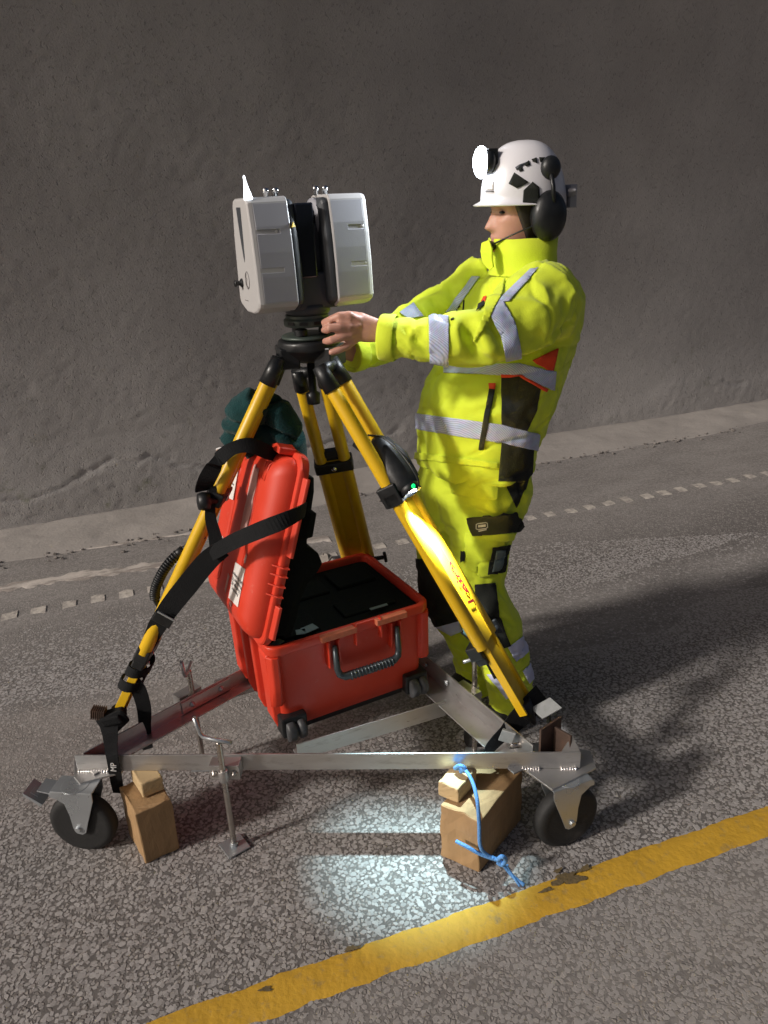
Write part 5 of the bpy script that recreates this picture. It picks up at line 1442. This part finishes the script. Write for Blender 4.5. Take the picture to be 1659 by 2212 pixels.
J([[(1048, 660), (1086, 650), (1112, 697), (1082, 724)], [(1082, 724), (1112, 697), (1127, 772), (1092, 779)]], 1.97, RF, 'reflective_band', jacket, ymax=2.13)
J([(927, 680), (970, 684), (969, 790), (929, 790)], 1.94, RF, 'reflective_band', jacket, ymax=2.13)
J([(863, 676), (894, 655), (917, 683), (882, 690)], 2.33, RF, 'reflective_band', jacket)
J([(1072, 654), (1146, 583), (1164, 580), (1100, 652)], 2.12, RF, 'shoulder_band', jacket, ymax=2.3)
J([(962, 674), (1020, 598), (1038, 598), (984, 672)], 2.3, RF, 'shoulder_band', jacket, ymax=2.5)
J([[(960, 790), (1060, 786), (1060, 809), (960, 806)], [(1060, 786), (1121, 784), (1121, 811), (1060, 809)], [(1121, 784), (1200, 803), (1196, 844), (1121, 811)]], 2.12, RF, 'chest_band', jacket)
J([[(895, 892), (1082, 916), (1082, 956), (895, 926)], [(1082, 916), (1165, 938), (1160, 974), (1082, 956)]], 2.12, RF, 'waist_band', jacket)
J([[(1083, 812), (1120, 812), (1083, 916)], [(1120, 812), (1178, 844), (1159, 885), (1150, 935), (1083, 916)]], 2.12, BK, 'side_panel', jacket, off=0.0018)
J([(1083, 956), (1152, 970), (1148, 1040), (1076, 1040)], 2.12, BK, 'side_panel', jacket, off=0.0018)
J([(1150, 778), (1206, 752), (1194, 804), (1159, 786)], 2.12, OR, 'orange_panel', jacket, off=0.0020)
J([[(1083, 808), (1121, 808), (1121, 814), (1083, 814)], [(1121, 808), (1182, 840), (1178, 846), (1121, 814)]], 2.12, OR, 'orange_piping', jacket, off=0.004)
J([(1057, 840), (1069, 839), (1045, 970), (1034, 970)], 2.10, BK, 'pocket_zip', jacket, off=0.0045)
J([(1056, 829), (1071, 828), (1069, 841), (1057, 841)], 2.10, OR, 'zip_pull', jacket, off=0.005)
J([(1029, 674), (1036, 657), (1047, 650), (1049, 660)], 2.12, BK, 'chest_zip', jacket, off=0.0035)
J([(1042, 652), (1048, 641), (1054, 640), (1050, 656)], 2.12, OR, 'zip_pull', jacket, off=0.0045)
for gl in ([(1000, 676), (1002, 649), (1004, 649), (1002.5, 676)], [(985, 672), (988, 664), (990, 664), (988, 673)], [(988, 664), (994, 660), (995, 662), (990, 666)], [(984, 680), (996, 676), (997, 680), (985, 684)], [(974, 690), (980, 687), (981, 690), (975, 693)]):
    J(gl, 2.14, BK, 'chest_print', jacket, off=0.0015)
J([[(1075, 585), (1100, 578), (1085, 640), (1050, 700), (1030, 735), (1020, 735), (1050, 660)]], 2.13, M['hivis'], 'storm_flap', jacket, off=0.003, thick=0.004)
J([(890, 976), (1074, 998), (1074, 1011), (890, 991)], 2.12, M['hivis'], 'hem', jacket, off=0.0035, thick=0.003)
T_ = lambda *a, **k: cloth_patch(tr, *a, **k)
T_([(1076, 1000), (1150, 1000), (1134, 1056), (1114, 1096), (1094, 1056)], 2.15, BK, 'side_panel', trousers, off=0.0035)
T_([[(875, 1204), (990, 1214), (1004, 1280), (875, 1275)], [(885, 1275), (1004, 1280), (1012, 1334), (930, 1356)]], 2.27, BK, 'knee_patch', trousers, off=0.0035, ymax=2.42)
T_([[(1026, 1262), (1068, 1258), (1078, 1330), (1030, 1335)], [(1030, 1335), (1078, 1330), (1102, 1394), (1056, 1410)]], 2.10, BK, 'knee_patch', trousers, off=0.0035)
T_([(972, 1003), (1062, 1010), (1078, 1030), (1071, 1080), (980, 1066)], 2.09, M['hivis'], 'front_pocket', trousers, off=0.008, thick=0.004)
T_([(1018, 1042), (1025, 1044), (1024, 1050), (1019, 1048)], 2.08, OR, 'pocket_mark', trousers, off=0.0105)
fpk = T_([(1006, 1150), (1090, 1140), (1080, 1236), (1040, 1244), (1008, 1222)], 2.10, M['hivis'], 'thigh_pocket', trousers, off=0.005, thick=0.004)
T_([(1060, 1179), (1096, 1175), (1086, 1234), (1051, 1239)], 2.10, BK, 'card_window_frame', trousers, off=0.011)
T_([(1067, 1189), (1088, 1185), (1079, 1226), (1060, 1230)], 2.10, M['greycard'], 'card_window', trousers, off=0.0135)
T_([(999, 1192), (1008, 1192), (1007, 1212), (999, 1212)], 2.10, BK, 'pocket_tab', trousers, off=0.011)
fl_ = T_([(1012, 1117), (1110, 1102), (1124, 1130), (1114, 1144), (1024, 1154)], 2.10, BK, 'pocket_flap', trousers, off=0.014, thick=0.004)
T_([(1040, 1150), (1110, 1146), (1108, 1160), (1048, 1166)], 2.10, M['hivis'], 'pocket_strap', trousers, off=0.016, thick=0.005)
# white woven barrel emblem on the flap
q = MB(); e0 = at(1041, 1136, 2.074); ex = V((1, 0, 0.06)).normalized(); ez = V((0, -0.1, 1)).normalized()
rg = [(-.017, -.008), (-.012, -.011), (.012, -.010), (.017, -.007), (.016, .007), (.011, .010), (-.011, .009), (-.017, .007)]
q.tube([e0 + ex * x + ez * y for x, y in rg + rg[:1]], 0.0013, 6, cap=False)
q.obox(e0, ex * 0.011, V((0, .001, 0)), ez * 0.0035); q.tube([e0 + ex * -.010 - ez * .017, e0 + ex * .014 - ez * .014], 0.0018, 6)
q.build('emblem', M['whiteink'], trousers)
T_([(940, 1352), (989, 1328), (998, 1362), (974, 1372)], 2.28, RP, 'leg_band', trousers, off=0.003)
T_([(1015, 1420), (1058, 1408), (1060, 1432), (1020, 1436)], 2.33, RP, 'leg_band', trousers, off=0.003)
T_([(1096, 1398), (1136, 1368), (1140, 1408), (1114, 1430)], 2.12, RP, 'leg_band', trousers, off=0.003)
T_([(1128, 1450), (1152, 1424), (1160, 1458), (1142, 1476)], 2.14, RP, 'leg_band', trousers, off=0.003)
T_([(1053, 1456), (1066, 1456), (1108, 1504), (1094, 1510)], 2.13, RP, 'leg_band', trousers, off=0.003)

# stand-up collar with its open flap
cc = at(1132, 545, 2.30)
q = MB(); rings = []
for y, x, a, b, fo in [(590, 1132, .105, .095, 0), (572, 1131, .098, .092, 0), (545, 1130, .096, .093, 0.0), (512, 1130, .097, .096, .0), (511, 1130, .091, .090, 0), (540, 1130, .086, .085, 0)]:
    rings.append(ering(at(x, y, 2.295), a, b, HY, HX, 40, 2.2))
q.loft(rings, cap=False)
cm = q.mesh('collar')
def col_fn(P): return 0.004 * ridged(P * np.array([9, 9, 22]), 301, 2) - 0.002
displace(cm, col_fn); link_mesh(cm, 'collar', M['hivis'], per)
q = MB(); q.ribbon([at(1049, 522, 2.235), at(1051, 540, 2.225), at(1053, 560, 2.22), at(1062, 580, 2.21)], (0.75, -0.6, 0.15), [0.022, 0.036, 0.032, 0.014], 0.003); q.build('collar_flap', M['hivis'], per)
cloth_patch(cm, [(1066, 514), (1120, 514), (1120, 574), (1062, 576)], 2.19, M['hivis'], 'collar_facing', per, off=0.002, thick=0.004)
# cuff openings
for p0, p1, r in [(near_arm[-1], near_arm[-2], .057), (far_arm[-1], far_arm[-2], .055)]:
    a, b = at(*p0[:3]), at(*p1[:3]); d = (b - a).normalized()
    q = MB(); q.lathe(a - d * 0.006, d, [(r - .006, 0.03), (r - .005, 0.0), (r, -0.002), (r + .003, 0.004), (r + .004, 0.035), (r + .001, 0.040)], 28, cap=False); q.build('cuff', M['hivis'], per)
# boots
for chain, Yb in ((near_leg, 0), (far_leg, 0)):
    an = at(*chain[-1][:3]); f2 = BF
    g = V((an.x, an.y, 0)) + f2 * 0.02; q = MB()
    prof = [(-.085, .040, .075), (-.06, .046, .12), (-.01, .048, .14), (.04, .049, .115), (.09, .050, .085), (.14, .047, .068), (.175, .034, .052), (.187, .016, .035)]
    rings = []
    for x, w, h in prof:
        rings.append([g + f2 * x + BL_ * (w * math.cos(t)) + ZZ * (max(0.0, h * 0.5 + h * 0.5 * math.sin(t)) + 0.002) for t in [2 * math.pi * i / 16 for i in range(16)]])
    q.loft(rings); q.tube([V((an.x, an.y, 0.07)), V((an.x, an.y, 0.15))], [.052, .056], 16)
    bt = q.build('boot', M['rubber'], per)

# helmet and what is fixed to it
q = MB(); rings = []
for i, t in enumerate(np.linspace(0, 0.985, 16)):
    k = math.cos(t * math.pi / 2) ** 0.72; z = 0.032 + 0.148 * math.sin(t * math.pi / 2)
    ring = []
    for j in range(48):
        a = 2 * math.pi * j / 48; ca, sa = math.cos(a), math.sin(a)
        x = -0.010 + (0.128 if ca > 0 else 0.112) * k * ca; y = 0.106 * k * sa
        zz = z - (0.030 * (1 - t) * max(0, -ca) + 0.012 * (1 - t) * (1 - abs(ca)))
        zz += 0.006 * math.exp(-(y / 0.03) ** 2) * (t > 0.3) * (1 - t)
        ring.append(hd(x, y, zz))
    rings.append(ring)
brim = []
for off, dz in [(-0.006, -0.004), (0.010, -0.010), (0.013, -0.007)]:
    ring = []
    for j in range(48):
        a = 2 * math.pi * j / 48; ca, sa = math.cos(a), math.sin(a); fx = max(0, ca)
        x = -0.010 + ((0.128 if ca > 0 else 0.112) + off * (0.5 + 1.3 * fx)) * ca; y = (0.106 + off * 0.5) * sa
        ring.append(hd(x, y, 0.032 + dz * (0.4 + fx) - 0.030 * max(0, -ca) - 0.012 * (1 - abs(ca))))
    brim.append(ring)
q.loft([brim[0], brim[1], brim[2]] + rings)
hm = q.mesh('helmet'); helmet = link_mesh(hm, 'helmet', M['helmet'], per)
hs_ = lambda poly, m, nm, off=0.0012: cloth_patch(hm, poly, 2.19, m, nm, helmet, off=off, thick=0.002)
for poly in ([(1111, 373), (1142, 394), (1117, 407), (1099, 397)], [(1150, 393), (1164, 404), (1166, 440), (1129, 438), (1131, 411)],
             [(1120, 366), (1126, 359), (1130, 369), (1122, 371)], [(1132, 356), (1142, 347), (1145, 357), (1137, 360)], [(1148, 345), (1158, 341), (1160, 353), (1151, 350)], [(1164, 341), (1176, 341), (1176, 350), (1166, 350)]):
    hs_(poly, M['blackcloth'], 'vent')
hs_([(1113, 362), (1140, 345), (1165, 337), (1166, 340), (1142, 349), (1116, 368)], M['scan_dark'], 'vent_groove', 0.001)
hs_([(1049, 411), (1067, 412), (1067, 415), (1049, 414)], M['ink'], 'helmet_print', 0.0008)
hs_([(1052, 388), (1066, 392), (1066, 410), (1050, 409)], M['paper'], 'helmet_sticker', 0.0008)
q = MB(); q.ellipsoid(hd(-.034, .097, .106), HX * .028, HY * .020, ZZ * .030, 18, 10); q.build('earmuff_mount', M['black'], helmet)
q = MB(); q.tube([hd(-.030, .104, .100), hd(-.032, .120, .06), hd(-.034, .122, .02)], .006, 8); q.build('earmuff_arm', M['black'], helmet)
q = MB(); q.lathe(hd(-.032, .080, -.012), HY, [(.01, 0), (.046, 0.0), (.050, .010), (.050, .026), (.042, .040), (.024, .048), (.004, .050)], 28)
em = q.mesh('earmuff')
c_ = hd(-.032, .080, -.012)
for v in em.vertices: v.co.z = c_.z + (v.co.z - c_.z) * 1.28
link_mesh(em, 'earmuff', M['black'], helmet)
q = MB(); q.tube([hd(.01, .082, .02), hd(-.01, .080, -.03), hd(-.025, .066, -.085), hd(-.01, .03, -.12)], .008, 8, flat=0.3); q.build('chin_strap', M['strap'], helmet)
q = MB(); q.tube(spline([hd(-.03, .100, -.020), hd(0.01, .094, -.036), hd(0.05, .075, -.052), hd(.085, .042, -.072), hd(.096, .018, -.082)]), .0024, 8); q.ellipsoid(hd(.100, .010, -.086), HX * .018, HY * .018, ZZ * .015, 12, 8)
q.build('boom_microphone', M['black'], helmet)
q = MB(); q.obox(hd(-.130, .02, .034), HX * .010, HY * .03, ZZ * .030); q.tube([hd(-.10, .095, .05), hd(-.120, .06, .04), hd(-.130, .02, .035)], .012, 8, flat=0.5); q.build('nape_adjuster', M['scan_grey'], helmet, 0.004)
# head lamp on the front of the shell
hl = MB(); LPc = hd(.118, .014, .128)
hl.lathe(LPc - HX * 0.012, HX, [(.012, -.012), (.028, -.008), (.033, 0.0), (.034, .016), (.030, .018)], 24); hl.obox(LPc - HX * .016 + ZZ * .012, HX * .014, HY * .020, ZZ * .020)
hl.build('headlamp', M['black'], helmet)
q = MB(); q.ellipsoid(LPc + HX * 0.010, HX * .020, HY * .031, ZZ * .040, 24, 14)
M['head_lens'] = mat('lit_headlamp_lens', (0.9, 0.9, 0.9), 0.3, emit=(0.84, 0.92, 1.0), estr=30.0)
q.build('headlamp_lens', M['head_lens'], helmet)
sp = bpy.data.lights.new('headlamp_beam', 'SPOT'); sp.energy = 22; sp.spot_size = R(130); sp.spot_blend = 0.8; sp.color = (0.84, 0.92, 1.0); sp.shadow_soft_size = 0.03
so = bpy.data.objects.new('headlamp_beam', sp); COL.objects.link(so)
lp = LPc + HX * 0.045
so.location = lp; so.rotation_euler = (HX + V((-0.05, -0.15, -0.42))).to_track_quat('-Z', 'Y').to_euler()
